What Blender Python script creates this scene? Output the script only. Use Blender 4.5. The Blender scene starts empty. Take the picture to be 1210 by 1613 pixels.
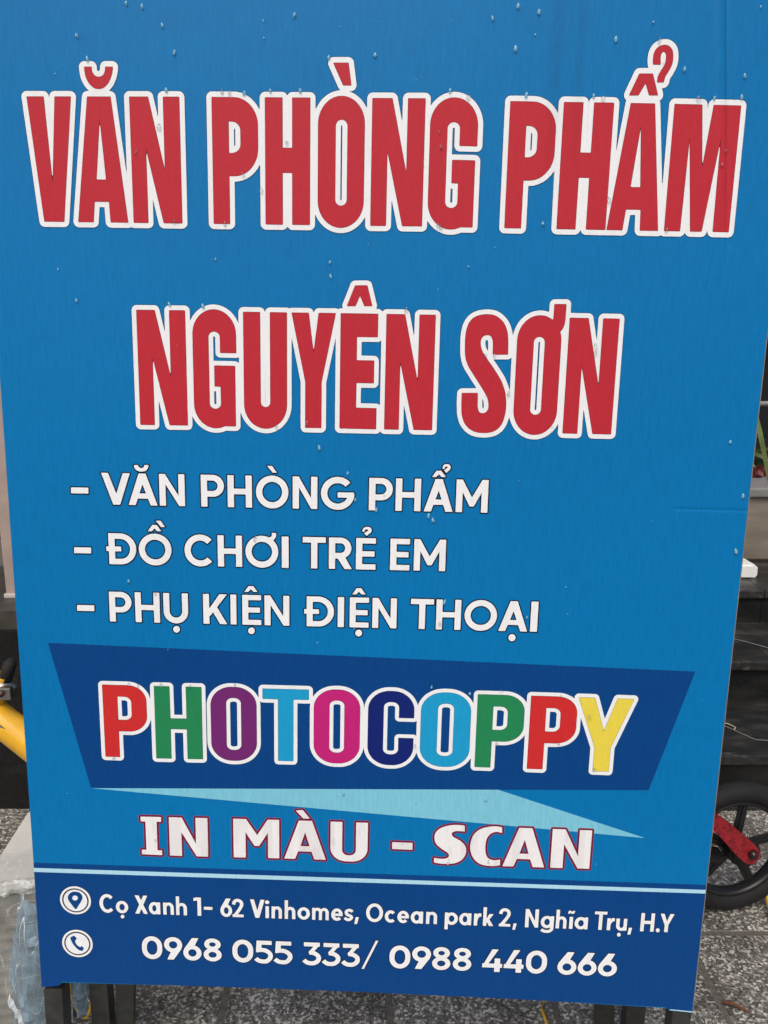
import bpy, bmesh, math, random
import numpy as np
from mathutils import Vector, Matrix, geometry
random.seed(7)
R = math.radians
S = bpy.context.scene
COL = S.collection

# ------------------------------------------------------------------ camera, sky, sun, exposure
cam = bpy.data.objects.new('camera', bpy.data.cameras.new('camera'))
COL.objects.link(cam); S.camera = cam
cam.location = (0, 0, 1.32); cam.rotation_euler = (R(90 - 12), 0, 0)
cam.data.sensor_fit = 'VERTICAL'; cam.data.sensor_height = 36; cam.data.lens = 1250 * 36 / 1613
cam.data.clip_start = 0.05; cam.data.clip_end = 500

SUN_EL, SUN_AZ = 56, 196          # degrees; azimuth measured clockwise from +Y (behind the camera)
w = bpy.data.worlds.new('World'); S.world = w; w.use_nodes = True
nt = w.node_tree; bg = nt.nodes['Background']
sky = nt.nodes.new('ShaderNodeTexSky'); sky.sky_type = 'NISHITA'; sky.sun_disc = False
sky.sun_elevation = R(SUN_EL); sky.sun_rotation = R(SUN_AZ)
sky.air_density = 1.0; sky.dust_density = 6.0; sky.ozone_density = 0.4
nt.links.new(sky.outputs[0], bg.inputs[0]); bg.inputs[1].default_value = 0.13
sun = bpy.data.objects.new('sun', bpy.data.lights.new('sun', 'SUN')); COL.objects.link(sun)
sun.data.energy = 1.3; sun.data.angle = R(35); sun.data.color = (1, .995, .985)
sd = Vector((math.sin(R(SUN_AZ)) * math.cos(R(SUN_EL)), math.cos(R(SUN_AZ)) * math.cos(R(SUN_EL)), math.sin(R(SUN_EL))))
sun.rotation_euler = sd.to_track_quat('Z', 'Y').to_euler()
S.view_settings.view_transform = 'Standard'; S.view_settings.look = 'None'
S.view_settings.exposure = 0.07; S.view_settings.gamma = 1
S.render.engine = 'CYCLES'; S.cycles.max_bounces = 8; S.cycles.transmission_bounces = 6; S.cycles.transparent_max_bounces = 12

# ------------------------------------------------------------------ object helpers
def link(name, me, mats=None, parent=None):
    o = bpy.data.objects.new(name, me); COL.objects.link(o)
    if mats is not None:
        for m in (mats if isinstance(mats, (list, tuple)) else [mats]): me.materials.append(m)
    if parent: o.parent = parent
    return o
def tag(o, label=None, cat=None, group=None, kind=None):
    for k, v in (('label', label), ('category', cat), ('group', group), ('kind', kind)):
        if v: o[k] = v
    return o
def thing(name, label, cat, loc=(0, 0, 0), group=None, rot=None):
    o = bpy.data.objects.new(name, None); COL.objects.link(o); o.location = loc
    if rot: o.rotation_euler = rot
    o.empty_display_size = .05
    return tag(o, label, cat, group)
def mesh_from(bm, name, smooth=False):
    me = bpy.data.meshes.new(name); bmesh.ops.recalc_face_normals(bm, faces=bm.faces[:]); bm.to_mesh(me); bm.free()
    if smooth:
        for p in me.polygons: p.use_smooth = True
    return me
def box_bm(bm, c, s, rot=None, bevel=0.0, seg=2):
    r = bmesh.ops.create_cube(bm, size=1.0)
    vs = r['verts']
    M = Matrix.Translation(c) @ (rot.to_4x4() if rot else Matrix.Identity(4)) @ Matrix.Diagonal((*s, 1))
    bmesh.ops.transform(bm, matrix=M, verts=vs)
    if bevel:
        es = list({e for v in vs for e in v.link_edges})
        bmesh.ops.bevel(bm, geom=es, offset=bevel, segments=seg, affect='EDGES', profile=.6)
def box(name, c, s, mat, parent=None, bevel=.002, rot=None, seg=2):
    bm = bmesh.new(); box_bm(bm, c, s, rot, bevel, seg); return link(name, mesh_from(bm, name), mat, parent)
def bar_bm(bm, a, b, wx, wy, bevel=.002):      # square tube between two points
    a, b = Vector(a), Vector(b); d = b - a
    q = d.to_track_quat('Z', 'Y').to_matrix()
    box_bm(bm, (a + b) / 2, (wx, wy, d.length), q, bevel)
def bar(name, a, b, wx, wy, mat, parent=None, bevel=.002):
    bm = bmesh.new(); bar_bm(bm, a, b, wx, wy, bevel); return link(name, mesh_from(bm, name), mat, parent)
def tube_bm(bm, pts, rad, n=12, cap=True):
    pts = [Vector(p) for p in pts]; rads = rad if isinstance(rad, (list, tuple)) else [rad] * len(pts)
    rings = []; up = Vector((0.13, .2, 1)).normalized()
    for i, p in enumerate(pts):
        t = (pts[min(i + 1, len(pts) - 1)] - pts[max(i - 1, 0)]).normalized()
        x = up.cross(t).normalized() if abs(up.dot(t)) < .98 else Vector((1, 0, 0)).cross(t).normalized()
        y = t.cross(x); up = y if abs(up.dot(t)) >= .98 else up
        rings.append([bm.verts.new(p + (x * math.cos(2 * math.pi * k / n) + y * math.sin(2 * math.pi * k / n)) * rads[i]) for k in range(n)])
    for a, b in zip(rings, rings[1:]):
        for k in range(n): bm.faces.new((a[k], a[(k + 1) % n], b[(k + 1) % n], b[k]))
    if cap: bm.faces.new(rings[0]); bm.faces.new(rings[-1])
def tube(name, pts, rad, mat, parent=None, n=12):
    bm = bmesh.new(); tube_bm(bm, pts, rad, n); return link(name, mesh_from(bm, name, True), mat, parent)
def prism(name, poly, z0, z1, mat, parent=None, bevel=.0):
    bm = bmesh.new(); lo = [bm.verts.new((x, y, z0)) for x, y in poly]; hi = [bm.verts.new((x, y, z1)) for x, y in poly]
    n = len(poly); bm.faces.new(lo); bm.faces.new(hi)
    for i in range(n): bm.faces.new((lo[i], lo[(i + 1) % n], hi[(i + 1) % n], hi[i]))
    if bevel: bmesh.ops.bevel(bm, geom=bm.edges[:], offset=bevel, segments=2, affect='EDGES')
    return link(name, mesh_from(bm, name), mat, parent)

# ------------------------------------------------------------------ material helpers
class NT:
    def __init__(s, name):
        s.m = bpy.data.materials.new(name); s.m.use_nodes = True; s.t = s.m.node_tree; s.b = s.t.nodes['Principled BSDF']
    def n(s, typ, **kw):
        nd = s.t.nodes.new(typ)
        for k, v in kw.items():
            if k in nd.inputs: nd.inputs[k].default_value = v
            else: setattr(nd, k, v)
        return nd
    def l(s, a, b): s.t.links.new(a, b)
    def coord(s, scale=(1, 1, 1), kind='Object'):
        tc = s.n('ShaderNodeTexCoord'); mp = s.n('ShaderNodeMapping'); mp.inputs['Scale'].default_value = scale
        s.l(tc.outputs[kind], mp.inputs[0]); return mp.outputs[0]
    def noise(s, vec, scale, detail=3, rough=.55):
        nd = s.n('ShaderNodeTexNoise', Scale=scale, Detail=detail, Roughness=rough); s.l(vec, nd.inputs['Vector']); return nd.outputs[0]
    def ramp(s, fac, stops, interp='LINEAR'):
        r = s.n('ShaderNodeValToRGB'); r.color_ramp.interpolation = interp
        el = r.color_ramp.elements
        while len(el) < len(stops): el.new(.5)
        for e, (p, c) in zip(el, stops): e.position = p; e.color = (*c, 1) if len(c) == 3 else c
        s.l(fac, r.inputs[0]); return r.outputs[0]
    def mix(s, a, b, fac=.5, mode='MIX'):
        m = s.n('ShaderNodeMix', data_type='RGBA', blend_type=mode)
        for i, v in ((0, fac), (6, a), (7, b)):
            if hasattr(v, 'links') or isinstance(v, bpy.types.NodeSocket): s.l(v, m.inputs[i])
            else: m.inputs[i].default_value = v if i == 0 else (*v, 1)
        return m.outputs[2]
    def math(s, op, a, b=0.0):
        m = s.n('ShaderNodeMath', operation=op)
        for i, v in ((0, a), (1, b)):
            if isinstance(v, bpy.types.NodeSocket): s.l(v, m.inputs[i])
            else: m.inputs[i].default_value = v
        return m.outputs[0]
    def bump(s, h, strength=.3, dist=.002, prev=None):
        b = s.n('ShaderNodeBump', Strength=strength, Distance=dist); s.l(h, b.inputs['Height'])
        if prev: s.l(prev, b.inputs['Normal'])
        return b.outputs[0]
    def set(s, color=None, rough=None, normal=None, **kw):
        for k, v in (('Base Color', color), ('Roughness', rough), ('Normal', normal)):
            if v is None: continue
            if isinstance(v, bpy.types.NodeSocket): s.l(v, s.b.inputs[k])
            else: s.b.inputs[k].default_value = (*v, 1) if k == 'Base Color' else v
        for k, v in kw.items(): s.b.inputs[k].default_value = v
        return s.m
def plain(name, color, rough=.5, var=.15, scale=30, bump=.1, **kw):
    t = NT(name); c = t.coord(); f = t.noise(c, scale, 4)
    dark = tuple(x * (1 - var) for x in color); lite = tuple(min(1, x * (1 + var)) for x in color)
    col = t.ramp(f, [(.3, dark), (.7, lite)])
    nb = t.bump(t.noise(c, scale * 4, 3), bump, .001)
    return t.set(col, rough, nb, **kw)

# film surface shared by every print on the board: pulled-tight vinyl with fine vertical ribs and a few tension creases
def film(name, color, rough=.40, blot=0.0, ribs=1.0, spec=.20, vary=.075):
    t = NT(name)
    c1 = t.coord((235, 34, 1)); c2 = t.coord((34, 1.1, 1)); c3 = t.coord((1, 1, 1))
    rib = t.noise(c1, 1, 4, .6); wide = t.noise(c2, 1, 2, .5); fine = t.noise(c3, 420, 3, .6); slow = t.noise(c3, 2.2, 2, .5)
    sep = t.n('ShaderNodeSeparateXYZ'); t.l(c3, sep.inputs[0])
    def gauss(sock, cen, wid):
        d = t.math('DIVIDE', t.math('SUBTRACT', sock, cen), wid)
        return t.math('POWER', 2.718, t.math('MULTIPLY', t.math('MULTIPLY', d, d), -1.0))
    def over(v, e, soft):   # 1 where v > e
        return t.math('MINIMUM', t.math('MAXIMUM', t.math('DIVIDE', t.math('SUBTRACT', v, e), soft), 0.0), 1.0)
    skew = t.math('ADD', sep.outputs[0], t.math('MULTIPLY', sep.outputs[1], .102))
    groove = t.math('MULTIPLY', gauss(skew, .461, .0020), over(sep.outputs[1], .33, .12))
    groove2 = t.math('MULTIPLY', gauss(skew, .4525, .005), over(sep.outputs[1], .30, .12))
    crease = t.math('MULTIPLY', gauss(sep.outputs[1], .0135, .0022), over(sep.outputs[0], .384, .01))
    h = t.math('ADD', t.math('MULTIPLY', rib, .55 * ribs), t.math('MULTIPLY', fine, .35))
    h = t.math('ADD', h, t.math('MULTIPLY', wide, .9 * ribs))
    n1 = t.bump(h, .38, .0012)
    big = t.math('SUBTRACT', t.math('MULTIPLY', groove2, .5), t.math('ADD', groove, t.math('MULTIPLY', crease, .3)))
    n2 = t.bump(big, .6, .0022, n1)
    k = [tuple(x * (1 - vary) for x in color), tuple(min(1, x * (1 + vary)) for x in color)]
    col = t.ramp(t.math('ADD', t.math('MULTIPLY', rib, .7), t.math('MULTIPLY', slow, .3)), [(.36, k[0]), (.64, k[1])])
    grain = t.ramp(fine, [(.3, (.965,) * 3), (.7, (1.035,) * 3)])
    col = t.mix(col, grain, 1.0, 'MULTIPLY')
    tape = t.math('MULTIPLY', t.math('ADD', gauss(sep.outputs[0], .1985, .009), t.math('MULTIPLY', gauss(sep.outputs[0], .2268, .007), .8)), t.math('MULTIPLY', over(sep.outputs[1], .40, .10), .22))
    col = t.mix(col, t.mix((1, 1, 1), (.45, .45, .5), tape), 1.0, 'MULTIPLY')     # a strip of tape shows faintly through the film
    if blot:
        b1 = t.noise(t.coord((70, 22, 1)), 1, 3, .6)
        bl = t.ramp(b1, [(.55, (1, 1, 1)), (.66, (1 - blot,) * 3)])
        b2 = t.noise(t.coord((38, 5, 1)), 1, 1, .5)
        bl2 = t.ramp(b2, [(.55, (1, 1, 1)), (.62, (1 - blot * .8,) * 3)])
        col = t.mix(t.mix(col, bl, 1.0, 'MULTIPLY'), bl2, 1.0, 'MULTIPLY')
    return t.set(col, rough, n2, **{'Specular IOR Level': spec})

M = {}
M['blue'] = film('print_mid_blue', (.0001, .171, .448))
M['navy'] = film('print_deep_blue', (.0010, .055, .230))
M['cyan'] = film('print_pale_cyan', (.20, .56, .72))
M['line'] = film('print_ice_blue', (.42, .72, .88))
M['white'] = film('print_white', (.855, .885, .91), blot=.035, vary=.012)
M['white2'] = film('print_lettering_white', (.86, .89, .915), blot=.04, vary=.02)
M['mauwhite'] = film('print_warm_white', (.85, .855, .87), blot=.10, vary=.02)
M['red'] = film('print_red', (.50, .026, .042), vary=.04)
M['edge'] = film('print_dark_outline', (.004, .008, .030), vary=0)
M['inner'] = film('print_dark_red_outline', (.10, .008, .018), vary=0)
M['edge_title'] = film('print_blue_grey_outline', (.003, .060, .17), vary=0)
M['maroon'] = film('print_maroon_outline', (.16, .012, .045), vary=0)
M['glow'] = film('print_red_halo_outline', (.40, .035, .07), vary=0)
M['l_green'] = film('print_green', (.018, .235, .088), vary=.04)
M['l_red'] = film('print_scarlet', (.60, .028, .030), vary=.04)
M['l_purple'] = film('print_purple', (.165, .022, .16), vary=.04)
M['l_sky'] = film('print_sky_blue', (.012, .33, .62), vary=.04)
M['l_pink'] = film('print_magenta', (.53, .018, .19), vary=.04)
M['l_navy'] = film('print_navy', (.006, .018, .165), vary=.04)
M['l_yellow'] = film('print_yellow', (.80, .66, .075), vary=.04)
M['side'] = plain('film_edge', (.16, .15, .14), .6)
M['steel'] = plain('dark_painted_steel', (.030, .031, .028), .42, .35, 60, .25)

# ------------------------------------------------------------------ measured layout of the print (millimetres on the board)
BU, BV, BN = (0.999527, -0.024027, -0.019185), (0.019674, 0.020302, 0.999600), (0.023628, 0.999505, -0.020765)     # across, up, away from the viewer
BO = (0.000000, 1.049552, 1.096911)
LAYOUT = {
 'title': [
  ["tV",[[-454.0,366.8],[-398.8,367.0],[-398.6,514.7],[-453.8,514.0]]],
  ["tA",[[-396.8,367.0],[-332.9,367.2],[-332.7,515.4],[-396.6,514.7]]],
  ["tN",[[-325.7,367.2],[-263.7,367.4],[-263.5,516.1],[-325.5,515.5]]],
  ["tP",[[-223.3,367.6],[-166.4,367.8],[-166.1,516.7],[-223.1,516.3]]],
  ["tH",[[-157.2,367.9],[-101.3,368.1],[-101.1,517.1],[-157.0,516.8]]],
  ["tO",[[-91.2,368.2],[-33.6,368.4],[-33.4,517.6],[-91.0,517.2]]],
  ["tN",[[-24.5,368.4],[40.5,368.7],[40.8,518.1],[-24.2,517.6]]],
  ["tG",[[47.4,368.6],[106.0,368.4],[106.3,516.9],[47.7,517.9]]],
  ["tP",[[144.7,368.3],[201.9,368.2],[202.2,516.1],[145.0,516.2]]],
  ["tH",[[210.2,368.2],[271.0,368.1],[271.3,516.0],[210.5,516.1]]],
  ["tA",[[272.8,368.1],[336.9,368.0],[337.3,515.7],[273.2,516.0]]],
  ["tM",[[344.7,368.0],[425.0,367.9],[425.4,514.8],[345.0,515.6]]],
  ["breve",[[[-380.1,548.9],[-379.8,544.9],[-378.6,537.8],[-375.0,530.6],[-369.2,525.4],[-363.6,524.1],[-357.7,525.3],[-351.5,530.4],[-347.2,538.1],[-345.1,545.3],[-344.6,549.3]],[[-344.6,549.3],[-353.8,549.2]],[[-353.8,549.2],[-354.5,544.0],[-356.8,539.7],[-360.3,538.0],[-363.4,537.7],[-366.8,538.6],[-369.5,541.4],[-370.9,545.0],[-370.9,549.0]],[[-370.9,549.0],[-380.1,548.9]]]],
  ["grave",[[[-72.8,557.0],[-54.3,557.2]],[[-54.3,557.2],[-50.6,531.9]],[[-50.6,531.9],[-60.5,531.8]],[[-60.5,531.8],[-72.8,557.0]]]],
  ["circumflex",[[[289.0,524.9],[299.4,549.2]],[[299.4,549.2],[315.6,549.4]],[[315.6,549.4],[323.7,525.4]],[[323.7,525.4],[313.1,525.2]],[[313.1,525.2],[307.8,539.0]],[[307.8,539.0],[300.2,525.1]],[[300.2,525.1],[289.0,524.9]]]],
  ["hook",[[[315.3,559.7],[314.6,564.8],[315.3,572.5],[318.7,578.2],[324.6,581.1],[330.9,580.9],[336.3,576.6],[338.3,568.9],[337.7,560.0],[334.2,552.2],[330.8,546.5],[329.4,540.0]],[[329.4,540.0],[321.6,539.9]],[[321.6,539.9],[322.2,546.4],[325.0,552.6],[328.7,558.6],[330.1,565.0],[329.9,570.6],[328.0,573.7],[325.7,573.9],[323.7,571.3],[323.3,566.2],[324.1,559.8]],[[324.1,559.8],[315.3,559.7]]]],
 ],
 'title2': [
  ["tN",[[-326.9,110.8],[-263.6,111.3],[-263.4,259.8],[-326.7,259.3]]],
  ["tG",[[-254.3,111.4],[-197.6,111.4],[-197.4,259.4],[-254.1,259.7]]],
  ["tU",[[-187.7,111.4],[-131.2,111.5],[-130.9,259.5],[-187.5,259.3]]],
  ["tY",[[-124.7,111.5],[-67.6,111.7],[-67.4,259.9],[-124.5,259.5]]],
  ["tE",[[-61.1,111.7],[-12.9,111.7],[-12.7,260.0],[-60.9,259.9]]],
  ["tN",[[-1.9,111.7],[61.2,112.0],[61.5,260.1],[-1.6,260.0]]],
  ["tS",[[[156.6,212.0],[137.2,211.6]],[[137.2,211.6],[136.8,226.1],[135.4,232.3],[132.7,235.5],[129.0,236.3],[124.5,235.1],[121.2,230.9],[120.7,223.9],[123.6,215.0],[131.3,203.9],[140.4,191.9],[149.6,177.9],[155.2,163.8],[157.3,149.5],[156.6,135.1],[152.3,121.2],[144.0,112.9],[131.1,109.9],[116.4,111.7],[105.9,119.6],[100.6,131.1],[99.1,145.5],[99.1,161.2]],[[99.1,161.2],[119.6,161.7]],[[119.6,161.7],[120.0,145.9],[121.1,139.6],[123.5,136.2],[127.1,135.4],[130.8,136.3],[134.1,140.4],[134.6,147.6],[132.5,156.2],[125.7,167.5],[115.0,182.9],[105.8,196.9],[101.9,208.1],[100.8,222.1],[101.3,238.8],[105.1,251.4],[113.2,259.0],[125.9,262.0],[138.7,260.3],[149.0,252.2],[154.3,241.2],[156.1,228.7],[156.6,212.0]]]],
  ["tO",[[167.7,111.8],[224.1,111.7],[224.4,259.7],[168.0,259.8]]],
  ["horn",[[[213.2,276.2],[228.1,276.5]],[[228.1,276.5],[227.9,256.4],[225.7,246.7],[221.2,241.1]],[[221.2,241.1],[218.5,224.4]],[[218.5,224.4],[209.4,235.3]],[[209.4,235.3],[208.1,256.9]],[[208.1,256.9],[212.9,257.0]],[[212.9,257.0],[213.2,276.2]]]],
  ["tN",[[233.5,111.6],[296.9,111.6],[297.2,259.6],[233.8,259.6]]],
  ["circumflex",[[[-53.0,269.2],[-42.8,294.9]],[[-42.8,294.9],[-27.2,295.2]],[[-27.2,295.2],[-20.5,269.8]],[[-20.5,269.8],[-30.5,269.6]],[[-30.5,269.6],[-36.4,282.7]],[[-36.4,282.7],[-42.1,269.4]],[[-42.1,269.4],[-53.0,269.2]]]],
 ],
 'list1': [
  ["dash",[[[-425.3,23.8],[-401.5,24.0]],[[-401.5,24.0],[-401.9,15.9]],[[-401.9,15.9],[-425.8,15.7]],[[-425.8,15.7],[-425.3,23.8]]]],
  ["gV",[[-383.3,1.4],[-344.2,1.5],[-344.2,45.0],[-383.3,44.8]]],
  ["gA",[[-347.4,1.5],[-307.7,1.5],[-307.7,45.1],[-347.3,44.9]]],
  ["gN",[[-304.7,1.5],[-270.2,1.6],[-270.1,45.3],[-304.7,45.1]]],
  ["gP",[[-248.2,1.7],[-216.8,1.7],[-216.8,45.5],[-248.1,45.4]]],
  ["gH",[[-212.0,1.7],[-178.9,1.8],[-178.9,45.6],[-211.9,45.5]]],
  ["gO",[[-173.5,1.8],[-129.5,1.9],[-129.4,45.9],[-173.5,45.7]]],
  ["gN",[[-123.8,1.9],[-90.4,2.0],[-90.3,46.0],[-123.7,45.9]]],
  ["gG",[[-85.6,2.0],[-40.2,2.1],[-40.2,46.2],[-85.5,46.0]]],
  ["gP",[[-20.7,2.1],[11.2,2.2],[11.3,46.4],[-20.6,46.3]]],
  ["gH",[[15.2,2.2],[49.1,2.3],[49.2,46.6],[15.3,46.4]]],
  ["gA",[[53.4,2.3],[92.5,2.4],[92.6,46.8],[53.5,46.6]]],
  ["gM",[[96.4,2.4],[139.2,2.4],[139.3,47.0],[96.5,46.8]]],
  ["breve",[[[-338.3,56.2],[-337.3,52.2],[-334.0,48.9],[-328.4,47.6],[-322.6,48.9],[-319.4,52.1],[-318.1,56.7]],[[-318.1,56.7],[-323.8,56.8]],[[-323.8,56.8],[-324.7,54.2],[-326.5,52.8],[-328.5,52.4],[-330.7,53.2],[-332.1,54.6],[-332.6,56.6]],[[-332.6,56.6],[-338.3,56.2]]]],
  ["grave",[[[-158.4,59.2],[-151.4,59.3]],[[-151.4,59.3],[-144.9,50.4]],[[-144.9,50.4],[-150.6,50.3]],[[-150.6,50.3],[-158.4,59.2]]]],
  ["circumflex",[[[63.3,49.2],[69.1,57.9]],[[69.1,57.9],[75.4,58.0]],[[75.4,58.0],[81.8,49.7]],[[81.8,49.7],[76.3,49.5]],[[76.3,49.5],[72.4,53.3]],[[72.4,53.3],[68.9,49.4]],[[68.9,49.4],[63.3,49.2]]]],
  ["hook",[[[76.7,61.1],[78.5,65.7],[82.1,67.2],[86.0,66.3],[87.8,63.2],[87.0,60.0],[84.4,57.5],[82.5,55.3]],[[82.5,55.3],[79.2,58.6]],[[79.2,58.6],[81.7,60.7],[83.6,62.2],[83.3,63.7],[81.9,64.0],[80.4,63.1],[79.2,60.2]],[[79.2,60.2],[76.7,61.1]]]],
 ],
 'list2': [
  ["dash",[[[-425.5,-59.5],[-401.9,-59.4]],[[-401.9,-59.4],[-402.3,-67.7]],[[-402.3,-67.7],[-426.0,-67.9]],[[-426.0,-67.9],[-425.5,-59.5]]]],
  ["gDD",[[-381.0,-82.3],[-339.5,-82.1],[-339.4,-38.3],[-381.0,-38.5]]],
  ["gO",[[-336.0,-82.1],[-290.7,-81.9],[-290.7,-38.0],[-335.9,-38.3]]],
  ["gC",[[-272.8,-81.9],[-231.6,-81.7],[-231.6,-37.7],[-272.7,-37.9]]],
  ["gH",[[-227.0,-81.7],[-193.5,-81.5],[-193.4,-37.6],[-227.0,-37.7]]],
  ["gO",[[-188.9,-81.5],[-143.6,-81.3],[-143.5,-37.3],[-188.8,-37.5]]],
  ["gI",[[-138.9,-81.3],[-129.4,-81.3],[-129.4,-37.2],[-138.9,-37.3]]],
  ["gT",[[-110.2,-81.2],[-78.5,-81.0],[-78.5,-37.0],[-110.1,-37.1]]],
  ["gR",[[-74.2,-81.0],[-42.6,-80.9],[-42.5,-36.8],[-74.2,-37.0]]],
  ["gE",[[-37.2,-80.9],[-10.2,-80.8],[-10.1,-36.6],[-37.1,-36.8]]],
  ["gE",[[9.6,-80.7],[36.3,-80.6],[36.3,-36.4],[9.7,-36.5]]],
  ["gM",[[42.0,-80.5],[85.2,-80.4],[85.3,-36.2],[42.1,-36.4]]],
  ["horn",[[[-152.6,-32.6],[-146.5,-32.5]],[[-146.5,-32.5],[-146.6,-37.5],[-149.5,-42.0],[-152.9,-44.4]],[[-152.9,-44.4],[-159.2,-39.8]],[[-159.2,-39.8],[-154.6,-38.6],[-152.3,-36.2],[-152.6,-32.6]]]],
  ["circumflex",[[[-322.6,-34.5],[-316.1,-25.6]],[[-316.1,-25.6],[-309.9,-25.4]],[[-309.9,-25.4],[-304.0,-34.1]],[[-304.0,-34.1],[-309.6,-34.2]],[[-309.6,-34.2],[-313.2,-30.3]],[[-313.2,-30.3],[-317.0,-34.4]],[[-317.0,-34.4],[-322.6,-34.5]]]],
  ["grave",[[[-311.3,-19.6],[-304.4,-19.4]],[[-304.4,-19.4],[-298.7,-28.1]],[[-298.7,-28.1],[-304.1,-28.2]],[[-304.1,-28.2],[-311.3,-19.6]]]],
  ["hook",[[[-29.5,-27.4],[-27.2,-22.6],[-22.9,-21.0],[-18.2,-21.8],[-16.2,-25.2],[-17.2,-28.6],[-20.4,-31.2],[-22.7,-33.5]],[[-22.7,-33.5],[-26.5,-30.1]],[[-26.5,-30.1],[-23.5,-27.9],[-21.2,-26.2],[-21.5,-24.7],[-23.1,-24.4],[-25.0,-25.3],[-26.6,-28.3]],[[-26.6,-28.3],[-29.5,-27.4]]]],
 ],
 'list3': [
  ["dash",[[[-425.9,-142.3],[-401.6,-142.1]],[[-401.6,-142.1],[-402.1,-150.7]],[[-402.1,-150.7],[-426.3,-150.9]],[[-426.3,-150.9],[-425.9,-142.3]]]],
  ["gP",[[-380.5,-165.1],[-349.2,-165.1],[-349.2,-121.7],[-380.4,-121.8]]],
  ["gH",[[-344.2,-165.0],[-309.8,-165.0],[-309.7,-121.6],[-344.2,-121.7]]],
  ["gU",[[-304.5,-164.9],[-270.1,-164.9],[-270.0,-121.5],[-304.4,-121.6]]],
  ["gK",[[-248.9,-164.8],[-215.5,-164.7],[-215.4,-121.4],[-248.9,-121.5]]],
  ["gI",[[-210.8,-164.7],[-202.6,-164.7],[-202.5,-121.4],[-210.7,-121.4]]],
  ["gE",[[-194.4,-164.7],[-168.0,-164.6],[-167.9,-121.3],[-194.3,-121.4]]],
  ["gN",[[-163.3,-164.6],[-128.8,-164.5],[-128.7,-121.2],[-163.3,-121.3]]],
  ["gDD",[[-108.1,-164.5],[-66.7,-164.4],[-66.6,-121.0],[-108.1,-121.1]]],
  ["gI",[[-61.4,-164.4],[-52.7,-164.4],[-52.6,-121.0],[-61.4,-121.0]]],
  ["gE",[[-44.8,-164.3],[-18.3,-164.3],[-18.2,-120.9],[-44.7,-121.0]]],
  ["gN",[[-13.4,-164.3],[20.4,-164.2],[20.5,-120.8],[-13.3,-120.9]]],
  ["gT",[[39.6,-164.1],[71.5,-164.1],[71.6,-120.7],[39.7,-120.8]]],
  ["gH",[[75.0,-164.1],[109.2,-164.0],[109.3,-120.6],[75.1,-120.7]]],
  ["gO",[[114.2,-164.0],[159.0,-163.9],[159.1,-120.5],[114.2,-120.6]]],
  ["gI",[[205.3,-163.8],[215.1,-163.7],[215.2,-120.3],[205.4,-120.4]]],
  ["gA",[[161.5,-163.9],[201.6,-163.8],[201.7,-120.4],[161.6,-120.5]]],
  ["circumflex",[[[-191.3,-117.2],[-185.1,-108.6]],[[-185.1,-108.6],[-178.7,-108.4]],[[-178.7,-108.4],[-172.7,-116.7]],[[-172.7,-116.7],[-178.3,-116.8]],[[-178.3,-116.8],[-182.0,-113.1]],[[-182.0,-113.1],[-185.7,-117.0]],[[-185.7,-117.0],[-191.3,-117.2]]]],
  ["circumflex",[[[-41.6,-116.8],[-35.6,-107.6]],[[-35.6,-107.6],[-29.3,-107.4]],[[-29.3,-107.4],[-23.0,-116.3]],[[-23.0,-116.3],[-28.6,-116.4]],[[-28.6,-116.4],[-32.4,-112.5]],[[-32.4,-112.5],[-36.0,-116.6]],[[-36.0,-116.6],[-41.6,-116.8]]]],
  ["dot",[[[-282.4,-173.9],[-282.8,-175.8],[-283.9,-177.5],[-285.4,-178.6],[-287.3,-179.0],[-289.1,-178.7],[-290.6,-177.6],[-291.6,-176.1],[-291.9,-174.2],[-291.4,-172.3],[-290.4,-170.7],[-288.8,-169.6],[-287.0,-169.1],[-285.2,-169.5],[-283.7,-170.5],[-282.7,-172.0],[-282.4,-173.9]]]],
  ["dot",[[[-177.1,-173.1],[-177.5,-175.0],[-178.5,-176.7],[-180.0,-177.8],[-181.9,-178.2],[-183.7,-177.9],[-185.2,-176.8],[-186.2,-175.3],[-186.5,-173.4],[-186.1,-171.5],[-185.1,-169.9],[-183.5,-168.8],[-181.7,-168.3],[-179.9,-168.7],[-178.4,-169.7],[-177.4,-171.3],[-177.1,-173.1]]]],
  ["dot",[[[-27.1,-172.3],[-27.5,-174.2],[-28.5,-175.8],[-30.0,-176.9],[-31.8,-177.4],[-33.6,-177.0],[-35.1,-176.0],[-36.1,-174.4],[-36.5,-172.6],[-36.2,-170.7],[-35.2,-169.1],[-33.7,-168.0],[-31.9,-167.5],[-30.1,-167.9],[-28.6,-168.9],[-27.5,-170.4],[-27.1,-172.3]]]],
  ["dot",[[[186.1,-173.1],[185.8,-175.1],[184.8,-176.8],[183.3,-177.9],[181.4,-178.4],[179.5,-178.1],[177.9,-177.0],[176.7,-175.3],[176.2,-173.3],[176.5,-171.3],[177.5,-169.6],[179.0,-168.5],[180.9,-168.0],[182.8,-168.3],[184.5,-169.4],[185.6,-171.1],[186.1,-173.1]]]],
 ],
 'photo': [
  ["bP",[[-396.2,-370.2],[-333.8,-370.4],[-333.7,-259.6],[-396.1,-259.7]]],
  ["bH",[[-322.1,-370.5],[-254.6,-369.8],[-254.4,-259.2],[-322.0,-259.6]]],
  ["bO",[[-241.6,-369.7],[-176.2,-368.9],[-176.1,-258.8],[-241.5,-259.2]]],
  ["bT",[[-167.2,-368.8],[-101.6,-368.5],[-101.4,-258.6],[-167.0,-258.8]]],
  ["bO",[[-94.1,-368.5],[-28.5,-368.7],[-28.3,-258.5],[-94.0,-258.6]]],
  ["bC",[[-16.8,-368.7],[48.3,-368.9],[48.5,-258.4],[-16.6,-258.5]]],
  ["bO",[[58.2,-368.9],[128.7,-369.1],[128.9,-258.3],[58.4,-258.4]]],
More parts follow.
